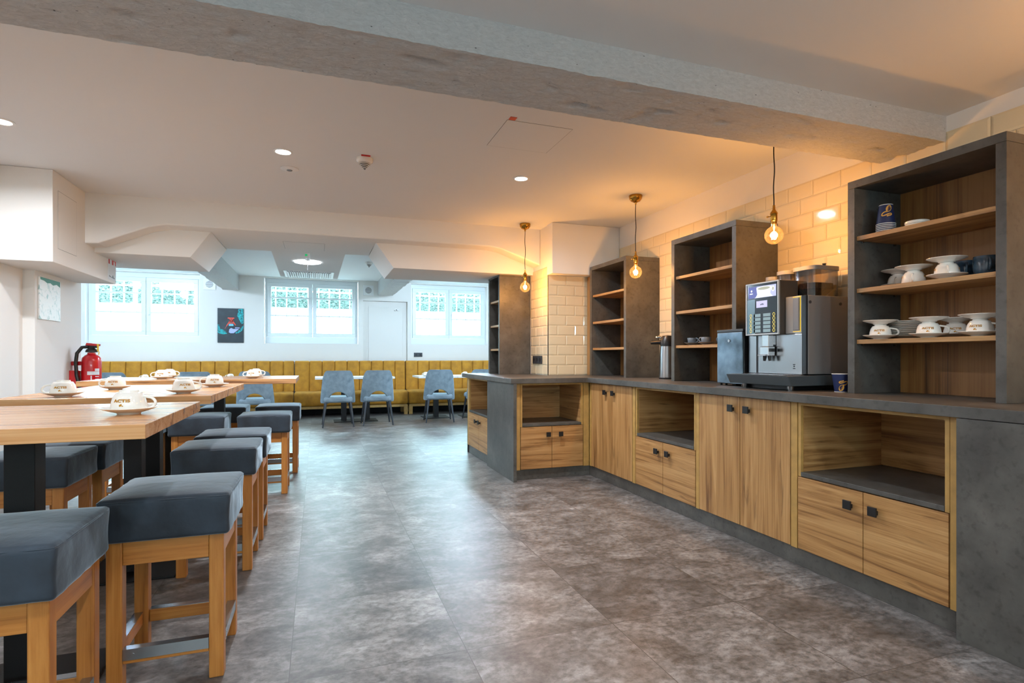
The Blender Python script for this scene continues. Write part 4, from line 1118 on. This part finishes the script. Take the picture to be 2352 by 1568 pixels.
# paper cups
def make_paper_cup(label, printed=True, group='stacked paper cups', prot=0.):
    t = thing('paper_cup', label, 'paper cup', (0,0,0), 0, group); r0, r1, h = .030, .0425, .098
    bm = B(); add_lathe(bm, [(0, .006), (r0-.001, .006), (r0-.001, .0), (r0, .0), (r1, h), (r1-.0006, h), (r0-.0012, .007), (0, .0068)], 40); mesh('wall', bm, M['paper_blue'], t, smooth=True, world=False)
    bm = B(); ri = [(r1+.002*math.cos(a), h+.002*math.sin(a)) for a in (2*PI*i/8 for i in range(8))]; add_lathe(bm, ri, 40, close=True); add_lathe(bm, [(r0+.0003, .0), (r0+.0006, .003), (r0+.0012, .003), (r0+.0009, .0)], 40, close=True); mesh('rim', bm, M['paper_white'], t, smooth=True, world=False)
    if printed:
        def fn(x, y):
            x *= 1.45; y *= 1.45; z = h*.49-y; r = r0+(r1-r0)*z/h+.0007; a = -PI/2-x/r
            return (r*math.cos(a), r*math.sin(a), z)
        # designed as it looks on an upturned cup: y up on the upturned cup
        fx2 = lambda x, y: fn(x, y)
        bm = B(); flat_poly(bm, ell(.006, .017, .0085, .0125, -.35), fx2)
        sw = [(-.004+.0*i, .0) for i in range(0)]
        pts = [(.002, .0062), (-.006, .0055), (-.013, .001), (-.0155, -.005), (-.0125, -.0075), (-.004, -.006), (.006, -.0018), (.0125, -.0012), (.0145, -.0042), (.011, -.0072), (.004, -.0085), (-.001, -.0112)]
        fine = []
        for k in range(len(pts)-1):
            for j in range(4):
                tt = j/4; p0_, p1_, p2_, p3_ = pts[max(0, k-1)], pts[k], pts[k+1], pts[min(len(pts)-1, k+2)]
                fine.append(tuple(.5*((2*p1_[q])+(-p0_[q]+p2_[q])*tt+(2*p0_[q]-5*p1_[q]+4*p2_[q]-p3_[q])*tt*tt+(-p0_[q]+3*p1_[q]-3*p2_[q]+p3_[q])*tt**3) for q in (0, 1)))
        ribbon(bm, fine, .0036, fx2); mesh('bean_print', bm, M['print_gold'], t, world=False)
        def fn2(x, y): v = Vector(fx2(x, y)); d = Vector((v.x, v.y, 0)).normalized(); return tuple(v+d*.0004)
        bm = B(); ribbon(bm, [(.0085, .026), (.0075, .021), (.0055, .016), (.0035, .009)], [.0012, .0026, .0024, .001], fn2); mesh('bean_crease', bm, M['print_brown'], t, world=False)
    return t
px, py = 2.735, 2.035
names_ = ['topmost, showing its bean print', 'second from the top', 'third from the top', 'third from the bottom', 'second from the bottom', 'lowest']
pc = make_paper_cup('navy paper cup in the upturned stack on the top shelf, %s' % names_[0])
for i in range(1, 6):
    c = dup(pc, (px, py, tp+.0025+.098+.0085*(5-i)), -.9, 'navy paper cup in the upturned stack on the top shelf, %s' % names_[i]); c.rotation_euler = (PI, 0, 2.2)
    for ch in list(c.children):
        if ch.name.startswith('bean'): bpy.data.objects.remove(ch)
pc.location = (px, py, tp+.0025+.098+.0085*5); pc.rotation_euler = (PI, 0, PI-.8)
c = dup(pc, (2.69, 2.255, .9085), -.5, 'navy paper cup with bean print standing beside the coffee machine'); c.rotation_euler = (0, 0, -.5); c['group'] = 'paper cup on the worktop'
# small grey cups on the second shelf unit
g_cup = None
for k, (x, y, az, lab) in enumerate(((2.76, 3.615, R(-70), 'left'), (2.735, 3.42, R(120), 'middle'), (2.83, 3.34, R(120), 'right'))):
    z = SHZ[2]+.0003
    l1 = 'small grey stoneware cup, %s one of three on the low shelf behind the black box' % lab; l2 = 'small grey saucer under the %s grey cup behind the black box' % lab
    if g_cup is None:
        g_cup = make_cup(l1, .036, .05, 'cup_grey', False, .6, group='small grey cups'); g_cup.location = (x, y, z+.007); g_cup.rotation_euler.z = az
        g_s = make_saucer(l2, .058, 'cup_grey', 'small grey saucers'); g_s.location = (x, y, z)
    else: dup(g_cup, (x, y, z+.007), az, l1); copy_one(g_s, (x, y, z), 0, l2)

# ------------------------------------------------------------------ pendants
def pendant(x, y, label, sw=2.3):
    zb = 1.813
    t = thing('pendant_lamp', label, 'lamp', (x, y, ZC if y > 1.95 else ZN), 0, 'brass bulb pendants over the worktop')
    zc = t.location.z-.0005
    bm = B(); add_lathe(bm, [(0, 0), (.056, 0), (.057, -.004), (.053, -.028), (.038, -.048), (.015, -.058), (.0, -.059)], 40, (x, y, zc)); add_cyl(bm, (x, y, zc-.057), (x, y, zc-.078), .01, .005, 16); mesh('canopy', bm, M['brass'], t, smooth=True)
    bm = B(); n = 26; z0, z1 = zc-.076, zb+.172
    add_tube(bm, [(x+.0025*math.sin(i*.42+x)*math.sin(PI*i/n), y+.002*math.sin(i*.35+1)*math.sin(PI*i/n), z0+(z1-z0)*i/n) for i in range(n+1)], .0032, 8); mesh('cord', bm, M['cord'], t, smooth=True)
    bm = B(); add_lathe(bm, [(0, .176), (.0065, .176), (.0085, .15), (0, .15)], 20, (x, y, zb)); add_lathe(bm, [(0, .15), (.009, .15), (.013, .142), (.0205, .132), (.0215, .124), (.0195, .122), (.0195, .082), (.017, .08), (.017, .066), (0, .066)], 30, (x, y, zb))
    so = mesh('lamp_socket', bm, M['brass'], t, smooth=True, angle=50)
    bm = B(); dx, dy = math.cos(sw), math.sin(sw); add_tube(bm, [(x+dx*.018, y+dy*.018, zb+.112), (x+dx*.032, y+dy*.032, zb+.112)], .003, 8); add_lathe(bm, [(0, -.006), (.006, -.003), (.0065, 0), (.006, .003), (0, .006)], 14, (x+dx*.034, y+dy*.034, zb+.112)); mesh('switch', bm, M['brass'], so, smooth=True)
    bm = B(); pr = [(0, -.0525)]
    for i in range(1, 20):
        a = -PI/2+i/20*(PI*.89); pr.append((.0525*math.cos(a), .0525*math.sin(a)))
    pr += [(.0165, .054), (.0155, .066)]
    add_lathe(bm, pr, 40, (x, y, zb)); bu = mesh('bulb', bm, M['bulb_glass'], t, smooth=True)
    bm = B()
    for k in range(4):
        a = k*PI/2+.4; add_cyl(bm, (x+.007*math.cos(a), y+.007*math.sin(a), zb+.02), (x+.011*math.cos(a), y+.011*math.sin(a), zb-.024), .003, n=8)
    mesh('filament', bm, M['filament'], bu)
    bm = B(); add_cyl(bm, (x, y, zb+.064), (x, y, zb+.02), .006, .003, 12); mesh('stem', bm, M['porcelain'], bu, smooth=True)
    ld = bpy.data.lights.new('bulb_light', 'POINT'); ld.energy = LAMP_W; ld.color = lin((255, 190, 108)); ld.shadow_soft_size = .022
    lo = bpy.data.objects.new('bulb_light', ld); COL.objects.link(lo); lo.parent = t; lo.location = (0, 0, zb-t.location.z)
    return t
LAMP_W = 20.
pendant(2.011, 5.315, 'farthest brass bulb pendant, hanging over the counter return')
pendant(2.538, 4.071, 'middle brass bulb pendant, hanging in front of the empty shelf unit')
pendant(2.532, 2.563, 'nearest brass bulb pendant, hanging above the coffee machine')
pendant(2.55, .72, 'brass bulb pendant over the near end of the worktop, outside the photo')

# ------------------------------------------------------------------ ceiling fittings
DOWN_W = 32.
def downlight(x, y, z, label, w=None):
    t = thing('downlight', label, 'ceiling light', (x, y, z), 0, 'recessed downlights')
    bm = B(); add_lathe(bm, [(.047, -.0005), (.062, -.0005), (.062, -.003), (.05, -.006), (.047, -.004)], 40, (x, y, z), close=True); mesh('trim_ring', bm, M['white_gloss'], t, smooth=True)
    bm = B(); add_lathe(bm, [(0, -.0015), (.0465, -.0015), (.0465, -.004), (0, -.004)], 36, (x, y, z)); mesh('diffuser', bm, M['lamp_disc'], t)
    ld = bpy.data.lights.new('downlight_beam', 'AREA'); ld.shape = 'DISK'; ld.size = .09; ld.energy = w or DOWN_W; ld.color = lin((243, 248, 255)); ld.spread = R(165)
    lo = bpy.data.objects.new('downlight_beam', ld); COL.objects.link(lo); lo.parent = t; lo.location = (0, 0, -.012)
downlight(-1.719, 4.0, ZC, 'lit ceiling downlight at the left edge of the photo')
downlight(-.212, 3.974, ZC, 'lit ceiling downlight next to the small round sensor')
downlight(1.469, 3.968, ZC, 'lit ceiling downlight nearest the pendants')
for i, (x, y) in enumerate(((-1.5, .9), (.1, .9), (1.5, .3), (-1.5, -1.0), (.1, -1.0), (1.7, -1.2), (.1, -2.6), (1.7, -2.7), (-1.5, -2.6))):
    downlight(x, y, ZN, 'ceiling downlight behind the camera, %s' % ('left of row one', 'centre of row one', 'right of row one', 'left of row two', 'centre of row two', 'right of row two', 'centre of row three', 'right of row three', 'left of row three')[i], NEAR_W)
t = thing('ceiling_sensor', 'small round white sensor disc beside a ceiling downlight', 'sensor', (-.187, 4.317, ZC))
bm = B(); add_lathe(bm, [(0, -.0005), (.062, -.0005), (.062, -.006), (.05, -.011), (0, -.012)], 40, (-.187, 4.317, ZC)); mesh('disc', bm, M['white_gloss'], t, smooth=True)
bm = B(); add_lathe(bm, [(0, -.0122), (.02, -.0122), (.018, -.016), (0, -.0165)], 24, (-.187, 4.317, ZC)); mesh('lens', bm, M['mach_grey'], t, smooth=True)
def detector(x, y, z, label, red=True):
    t = thing('smoke_detector', label, 'smoke detector', (x, y, z))
    bm = B(); add_lathe(bm, [(0, -.0005), (.056, -.0005), (.058, -.008), (.055, -.022), (.042, -.033), (0, -.034)], 40, (x, y, z)); mesh('base', bm, M['porcelain'], t, smooth=True, angle=50)
    bm = B()
    for k in range(4):
        r0 = .040-.0085*k; zz = -.037-.0085*k
        add_lathe(bm, [(0, zz), (r0, zz), (r0-.001, zz-.0035), (0, zz-.0035)], 32, (x, y, z))
    mesh('louvre', bm, M['porcelain'], t, smooth=True, angle=40)
    bm = B(); add_lathe(bm, [(0, -.034), (.036, -.034), (.010, -.066), (0, -.068)], 28, (x, y, z)); mesh('core', bm, M['black'], t, smooth=True)
    bm = B(); add_lathe(bm, [(0, -.066), (.008, -.066), (.005, -.076), (0, -.077)], 20, (x, y, z)); mesh('tip', bm, M['mach_grey'], t, smooth=True)
    if red: bm = B(); add_box(bm, x-.028, x+.032, y-.078, y-.066, z-.007, z-.0005); mesh('tag', bm, M['red_tag'], t)
detector(.309, 3.93, ZC, 'smoke detector with red tag on the main ceiling')
detector(.783, 9.1, ZB, 'small smoke detector on the rear ceiling right of the round lamp', False)
def hatch(label, to3, a0, a1, b0, b1, fm=None, cat='access panel'):
    fm = fm or M['white']
    bm = B(); g = .002
    t = thing('ceiling_hatch', label, cat, to3((a0+a1)/2, (b0+b1)/2, 0))
    def q(u0, u1, v0, v1, d0, d1):
        P_ = [to3(u, v, d) for u in (u0, u1) for v in (v0, v1) for d in (d0, d1)]
        add_box(bm, min(p[0] for p in P_), max(p[0] for p in P_), min(p[1] for p in P_), max(p[1] for p in P_), min(p[2] for p in P_), max(p[2] for p in P_))
    for r_ in ((a0, a1, b0, b0+g), (a0, a1, b1-g, b1), (a0, a0+g, b0+g, b1-g), (a1-g, a1, b0+g, b1-g)): q(*r_, .0002, .0008)
    mesh('joint', bm, M['grey_plate'], t)
    bm = B(); q(a0+g, a1-g, b0+g, b1-g, .0002, .0012); mesh('flap', bm, fm, t)
    return t
h = hatch('square ceiling access panel with a red tag', lambda u, v, d: (u, v, ZC-d), 1.03, 1.445, 3.01, 3.42, M['ceil'])
boxm('tag', (1.035, 1.075, 2.965, 3.005, ZC-.002, ZC-.0004), M['red_tag'], h)
hatch('access panel in the lowered ceiling panel near the round lamp', lambda u, v, d: (u, v, 2.243-d), -.318, .075, 5.93, 6.34)
hatch('upright access panel on the side of the left boxed duct', lambda u, v, d: (-1.81+d, u, v), 4.99, 5.33, 1.9, 2.33)
# slot air vent
t = thing('air_vent', 'long slotted air vent at the end of the lowered ceiling', 'air vent', (-.1, 8.2, 2.243))
boxm('backing', (-.41, .21, 7.92, 8.5, 2.2405, 2.2425), M['dark'], t)
bm = B()
for (a, b_, c_, d_) in ((-.42, .22, 7.9, 7.93), (-.42, .22, 8.49, 8.52), (-.42, -.39, 7.93, 8.49), (.19, .22, 7.93, 8.49)): add_box(bm, a, b_, c_, d_, 2.236, 2.2424)
mesh('frame', bm, M['white_gloss'], t)
for k in range(20):
    x = -.375+k*.029; bm = B(); tl = .012 if k < 10 else -.012
    add_prism(bm, [(x-.006-tl, 2.2395), (x+.006-tl, 2.2395), (x+.006+tl, 2.226), (x-.006+tl, 2.226)], 'y', 7.935, 8.485); mesh('slat', bm, M['white_gloss'], t)
# round lamp and exit sign
t = thing('round_ceiling_lamp', 'lit round white ceiling lamp in the lowered panel', 'ceiling light', (-.105, 7.11, 2.243))
bm = B(); add_lathe(bm, [(0, -.0005), (.15, -.0005), (.15, -.012), (.14, -.014), (0, -.014)], 48, (-.105, 7.11, 2.243)); mesh('diffuser', bm, M['led_disc'], t, smooth=True)
ld = bpy.data.lights.new('round_lamp_light', 'AREA'); ld.shape = 'DISK'; ld.size = .28; ld.energy = LED_W; ld.color = lin((224, 240, 255)); lo = bpy.data.objects.new('round_lamp_light', ld); COL.objects.link(lo); lo.parent = t; lo.location = (0, 0, -.03)
for i, (x, y) in enumerate(((-2.75, 7.6), (-2.75, 9.0), (2.3, 7.5), (2.3, 8.6))):  # added lamps, out of view, that brighten the rear ceiling and walls
    t = thing('added_globe_lamp', 'added globe lamp brightening the rear ceiling, hidden behind a soffit, %s' % ('front left', 'rear left', 'front right', 'rear right')[i], 'ceiling light', (x, y, ZB))
    bm = B(); add_lathe(bm, [(0, -.0005), (.06, -.0005), (.06, -.05), (0, -.05)], 30, (x, y, ZB)); mesh('ceiling_cap', bm, M['white_gloss'], t, smooth=True)
    bm = B(); add_lathe(bm, [(.085*math.sin(PI*k/16), -.135-.085*math.cos(PI*k/16)) for k in range(17)], 30, (x, y, ZB)); mesh('globe', bm, M['globe'], t, smooth=True)
    ld = bpy.data.lights.new('added_globe_light', 'POINT'); ld.shadow_soft_size = .08; ld.energy = REAR_W; ld.color = lin((206, 232, 255)); lo = bpy.data.objects.new('added_globe_light', ld); COL.objects.link(lo); lo.parent = t; lo.location = (0, 0, -.135)
t = thing('exit_sign', 'edge-on white emergency sign with green light below the round lamp', 'sign', (-.1, 6.62, 2.243))
boxm('housing', (-.125, -.075, 6.53, 6.72, 2.192, 2.2425), M['white_gloss'], t, .003)
boxm('sign_plate', (-.104, -.098, 6.55, 6.70, 2.06, 2.1915), M['sheet_white'], t)
boxm('green_light', (-.124, -.1, 6.5275, 6.5295, 2.212, 2.232), M['green_sign'], t)
# round vents on the rear wall
for (x, lab) in ((-1.835, 'square white wall vent by the left concrete rib'), (.96, 'square white wall vent above the door')):
    t = thing('wall_vent', lab, 'air vent', (x, YBK, 2.41))
    boxm('cover', (x-.1, x+.1, YBK-.02, YBK-.0005, 2.31, 2.51), M['white_gloss'], t, .004)
    bm = B(); add_cyl(bm, (x, YBK-.0205, 2.41), (x, YBK-.0225, 2.41), .062, n=30); gr = mesh('grille', bm, M['mach_grey'], t)
    bm = B()
    for k in range(7):
        zz = 2.41-.048+k*.016; w = math.sqrt(max(0, .061**2-(zz-2.41)**2)); add_box(bm, x-w, x+w, YBK-.025, YBK-.0226, zz-.003, zz+.003)
    mesh('slat', bm, M['white_gloss'], gr)

# ------------------------------------------------------------------ pictures, sign, extinguisher
t = thing('poster', 'dark poster of a red lattice tower at night on the rear wall', 'poster', (-1.49, YBK, 1.36))
X0, X1, Z0, Z1 = -1.705, -1.275, 1.357, 1.985
boxm('panel', (X0, X1, YBK-.02, YBK-.0005, Z0, Z1), M['poster'], t, .002)
def pp(d): return lambda s, q: (X0+(X1-X0)*s, YBK-.0203-d, Z1-(Z1-Z0)*q)
bm = B(); f = pp(.0004)
flat_poly(bm, [(.80, .02), (.99, .0), (.99, .42), (.93, .46), (.86, .38), (.80, .28), (.75, .22)], f)
flat_poly(bm, [(.01, .47), (.07, .48), (.10, .60), (.22, .63), (.36, .70), (.36, .74), (.24, .76), (.08, .74), (.01, .71)], f)
flat_poly(bm, [(.68, .70), (.86, .62), (.92, .53), (.99, .50), (.99, .57), (.93, .65), (.80, .72), (.70, .73)], f)
mesh('foliage_print', bm, M['print_teal'], t)
bm = B(); f = pp(.0006)
def bar(a, b_, w): ribbon(bm, [a, b_], w, f)
bar((.39, .285), (.64, .285), .03); bar((.47, .29), (.50, .40), .035); bar((.575, .29), (.56, .40), .035); bar((.48, .36), (.35, .51), .035); bar((.57, .36), (.69, .49), .035); bar((.46, .37), (.60, .37), .03); bar((.42, .435), (.63, .43), .025); bar((.45, .33), (.60, .335), .016); bar((.35, .51), (.28, .60), .01)
mesh('tower_print', bm, M['print_red'], t)
bm = B(); flat_poly(bm, [(.435, .455), (.60, .455), (.61, .51), (.43, .512)], pp(.0008)); mesh('sign_print', bm, M['print_aqua'], t)
bm = B(); flat_poly(bm, [(.43, .70), (.45, .61), (.52, .57), (.60, .60), (.82, .60), (.72, .66), (.62, .72), (.50, .725)], pp(.0005)); flat_poly(bm, [(.67, .555), (.85, .555), (.85, .578), (.67, .578)], pp(.0006)); mesh('light_print', bm, M['print_lilac'], t)

t = thing('picture', 'pale unframed landscape print on the left wall', 'picture', (-2.12, 5.75, 1.5))
u0, u1, w0, w1 = 5.475, 5.865, 1.405, 1.75
boxm('panel', (-2.1195, -2.1075, u0, u1, w0, w1), M['winter'], t, .001)
bm = B(); f = lambda s, q: (-2.107, u0+(u1-u0)*s, w0+(w1-w0)*q)
flat_poly(bm, [(.03, .99), (.04, .93), (.2, .92), (.35, .88), (.5, .9), (.62, .86), (.8, .9), (.97, .85), (.97, .99)], f); mesh('branch_print', bm, M['print_green'], t)

t = thing('extinguisher_sign', 'red and white fire extinguisher sign on the end of the boxed duct', 'sign', (-1.81, 6.1, 1.95))
a0, a1, w0, w1 = 6.03, 6.235, 1.815, 2.07
boxm('plate', (-1.8095, -1.8065, a0, a1, w0, w1), M['sheet_white'], t)
F2 = lambda d: (lambda s, q: (-1.8062+d, a0+(a1-a0)*s, w0+(w1-w0)*q))
bm = B(); flat_poly(bm, [(.02, .56), (.98, .56), (.98, .99), (.02, .99)], F2(0)); mesh('red_field', bm, M['red_tag'], t)
bm = B(); f = F2(.0004)
flat_poly(bm, [(.2, .56), (.2, .72), (.14, .76), (.14, .86), (.24, .95), (.4, .93), (.47, .84), (.44, .74), (.46, .56)], f); flat_poly(bm, [(.66, .56), (.66, .68), (.74, .72), (.84, .68), (.88, .56)], f); mesh('pictogram', bm, M['sheet_white'], t)
bm = B(); f = F2(.0002); flat_poly(bm, [(.12, .16), (.3, .12), (.45, .1), (.6, .2), (.7, .12), (.85, .1), (.8, .06), (.1, .1)], f); mesh('grey_print', bm, M['mach_grey'], t)  # grey shape across the lower part of the plate

ex, ey, ez = -1.97, 6.14, .745
t = thing('mounted_fire_extinguisher', 'red fire extinguisher with black hose hanging on the left wall', 'fire extinguisher', (ex, ey, ez)); t.scale = (.92, .92, .92)
bm = B(); add_lathe(bm, [(0, 0), (.08, 0), (.084, .008), (.084, .34), (.078, .375), (.055, .4), (.036, .412), (.034, .428), (0, .43)], 44, (ex, ey, ez)); bd = mesh('cylinder', bm, M['red'], t, smooth=True, angle=50)
bm = B(); add_lathe(bm, [(0, .4305), (.05, .4305), (.052, .44), (.045, .458), (.03, .468), (.025, .49), (0, .492)], 30, (ex, ey, ez)); mesh('collar', bm, M['black'], t, smooth=True, angle=50)
bm = B(); add_prism(bm, [(ex-.05, ez+.5), (ex+.07, ez+.492), (ex+.075, ez+.512), (ex-.04, ez+.526)], 'y', ey-.014, ey+.014); hn = mesh('squeeze_lever', bm, M['red'], t, bevel=.003)
bm = B(); add_box(bm, ex-.03, ex+.05, ey-.012, ey+.012, ez+.473, ez+.4995); mesh('carry_handle', bm, M['black'], t, bevel=.003)
bm = B(); add_box(bm, ex+.052, ex+.066, ey-.02, ey-.012, ez+.44, ez+.515); add_tube(bm, [(ex+.06, ey-.016, ez+.45), (ex+.07, ey-.02, ez+.43), (ex+.066, ey-.02, ez+.405)], .004, 8); mesh('safety_pin', bm, M['yellow'], t)
hp_ = [(ex-.03, ey-.01, ez+.485), (ex-.07, ey-.03, ez+.48), (ex-.105, ey-.05, ez+.42), (ex-.112, ey-.06, ez+.33), (ex-.10, ey-.075, ez+.2), (ex-.075, ey-.085, ez+.1), (ex-.06, ey-.085, ez+.03)]
bm = B(); add_tube(bm, hp_, .016, 12); mesh('hose', bm, M['black'], t, smooth=True)
bm = B(); add_box(bm, ex-.1615, ex-.09, ey-.075, ey+.05, ez+.02, ez+.25); add_box(bm, ex-.1615, ex-.08, ey-.03, ey+.03, ez+.3, ez+.34); mesh('bracket', bm, M['red'], t, bevel=.003)
def cyl_fn(dr): return lambda x, z: (ex+(.084+dr)*math.sin(.42+x/.084), ey-(.084+dr)*math.cos(.42+x/.084), ez+z)
def cpatch(nm, x0, x1, z0, z1, mat, dr=.0006):
    bm = B(); n = 10; f = cyl_fn(dr)
    A_ = [bm.verts.new(f(x0+(x1-x0)*i/n, z0)) for i in range(n+1)]; B_ = [bm.verts.new(f(x0+(x1-x0)*i/n, z1)) for i in range(n+1)]
    for i in range(n): bm.faces.new((A_[i], A_[i+1], B_[i+1], B_[i]))
    mesh(nm, bm, mat, bd, smooth=True)
cpatch('label_band', -.045, .06, .205, .24, M['sheet_white']); cpatch('label_block', .018, .06, .243, .268, M['sheet_white'])
for k in range(5): cpatch('label_line', .02, .055, .185-k*.027, .192-k*.027, M['sheet_white'])
for k, n_ in enumerate('123'):
    bm = B(); f = cyl_fn(.0006); text_into(bm, n_, .052, lambda x, y: f(x-.012, .175-k*.046+y)); mesh('numeral', bm, M['sheet_white'], bd)
# ------------------------------------------------------------------ daylight, camera, view
w = bpy.data.worlds.new('overcast sky'); C.world = w; w.use_nodes = True
bg = w.node_tree.nodes['Background']; bg.inputs[0].default_value = (.68, .86, 1.0, 1); bg.inputs[1].default_value = SKY
for i, (a, b) in enumerate(WIN):
    ld = bpy.data.lights.new('window_portal', 'AREA'); ld.shape = 'RECTANGLE'; ld.size = b-a; ld.size_y = HEAD-SILL; ld.cycles.is_portal = True
    lo = bpy.data.objects.new('window_portal', ld); COL.objects.link(lo); lo.location = ((a+b)/2, YBK+.33, (SILL+HEAD)/2); lo.rotation_euler = (R(-90), 0, 0)

for i, (a, b) in enumerate(ADDED_WIN):
    ld = bpy.data.lights.new('window_portal', 'AREA'); ld.shape = 'RECTANGLE'; ld.size = b-a; ld.size_y = .6; ld.cycles.is_portal = True
    lo = bpy.data.objects.new('window_portal', ld); COL.objects.link(lo); lo.location = ((a+b)/2, -3.81, 1.8); lo.rotation_euler = (R(90), 0, 0)

cd = bpy.data.cameras.new('camera'); cam = bpy.data.objects.new('camera', cd); COL.objects.link(cam)
F_PX = 1274.; yaw = math.atan2(448., F_PX)
cd.sensor_width = 36.; cd.sensor_fit = 'HORIZONTAL'; cd.lens = F_PX/2352.*36.
cd.shift_y = 35./2352.; cd.clip_start = .05
cam.location = (0, 0, 1.10); cam.rotation_euler = (R(90), 0, -yaw)
C.camera = cam
vs = C.view_settings; vs.view_transform = 'Standard'; vs.look = 'None'; vs.gamma = 1; vs.use_curve_mapping = False; vs.exposure = EXPO
cy = C.cycles; cy.use_denoising = True; cy.max_bounces = 8; cy.diffuse_bounces = 5; cy.glossy_bounces = 3; cy.transparent_max_bounces = 12; cy.sample_clamp_indirect = 6.; cy.caustics_reflective = False; cy.caustics_refractive = False
try: cy.denoising_input_passes = 'RGB_ALBEDO_NORMAL'
except Exception: pass
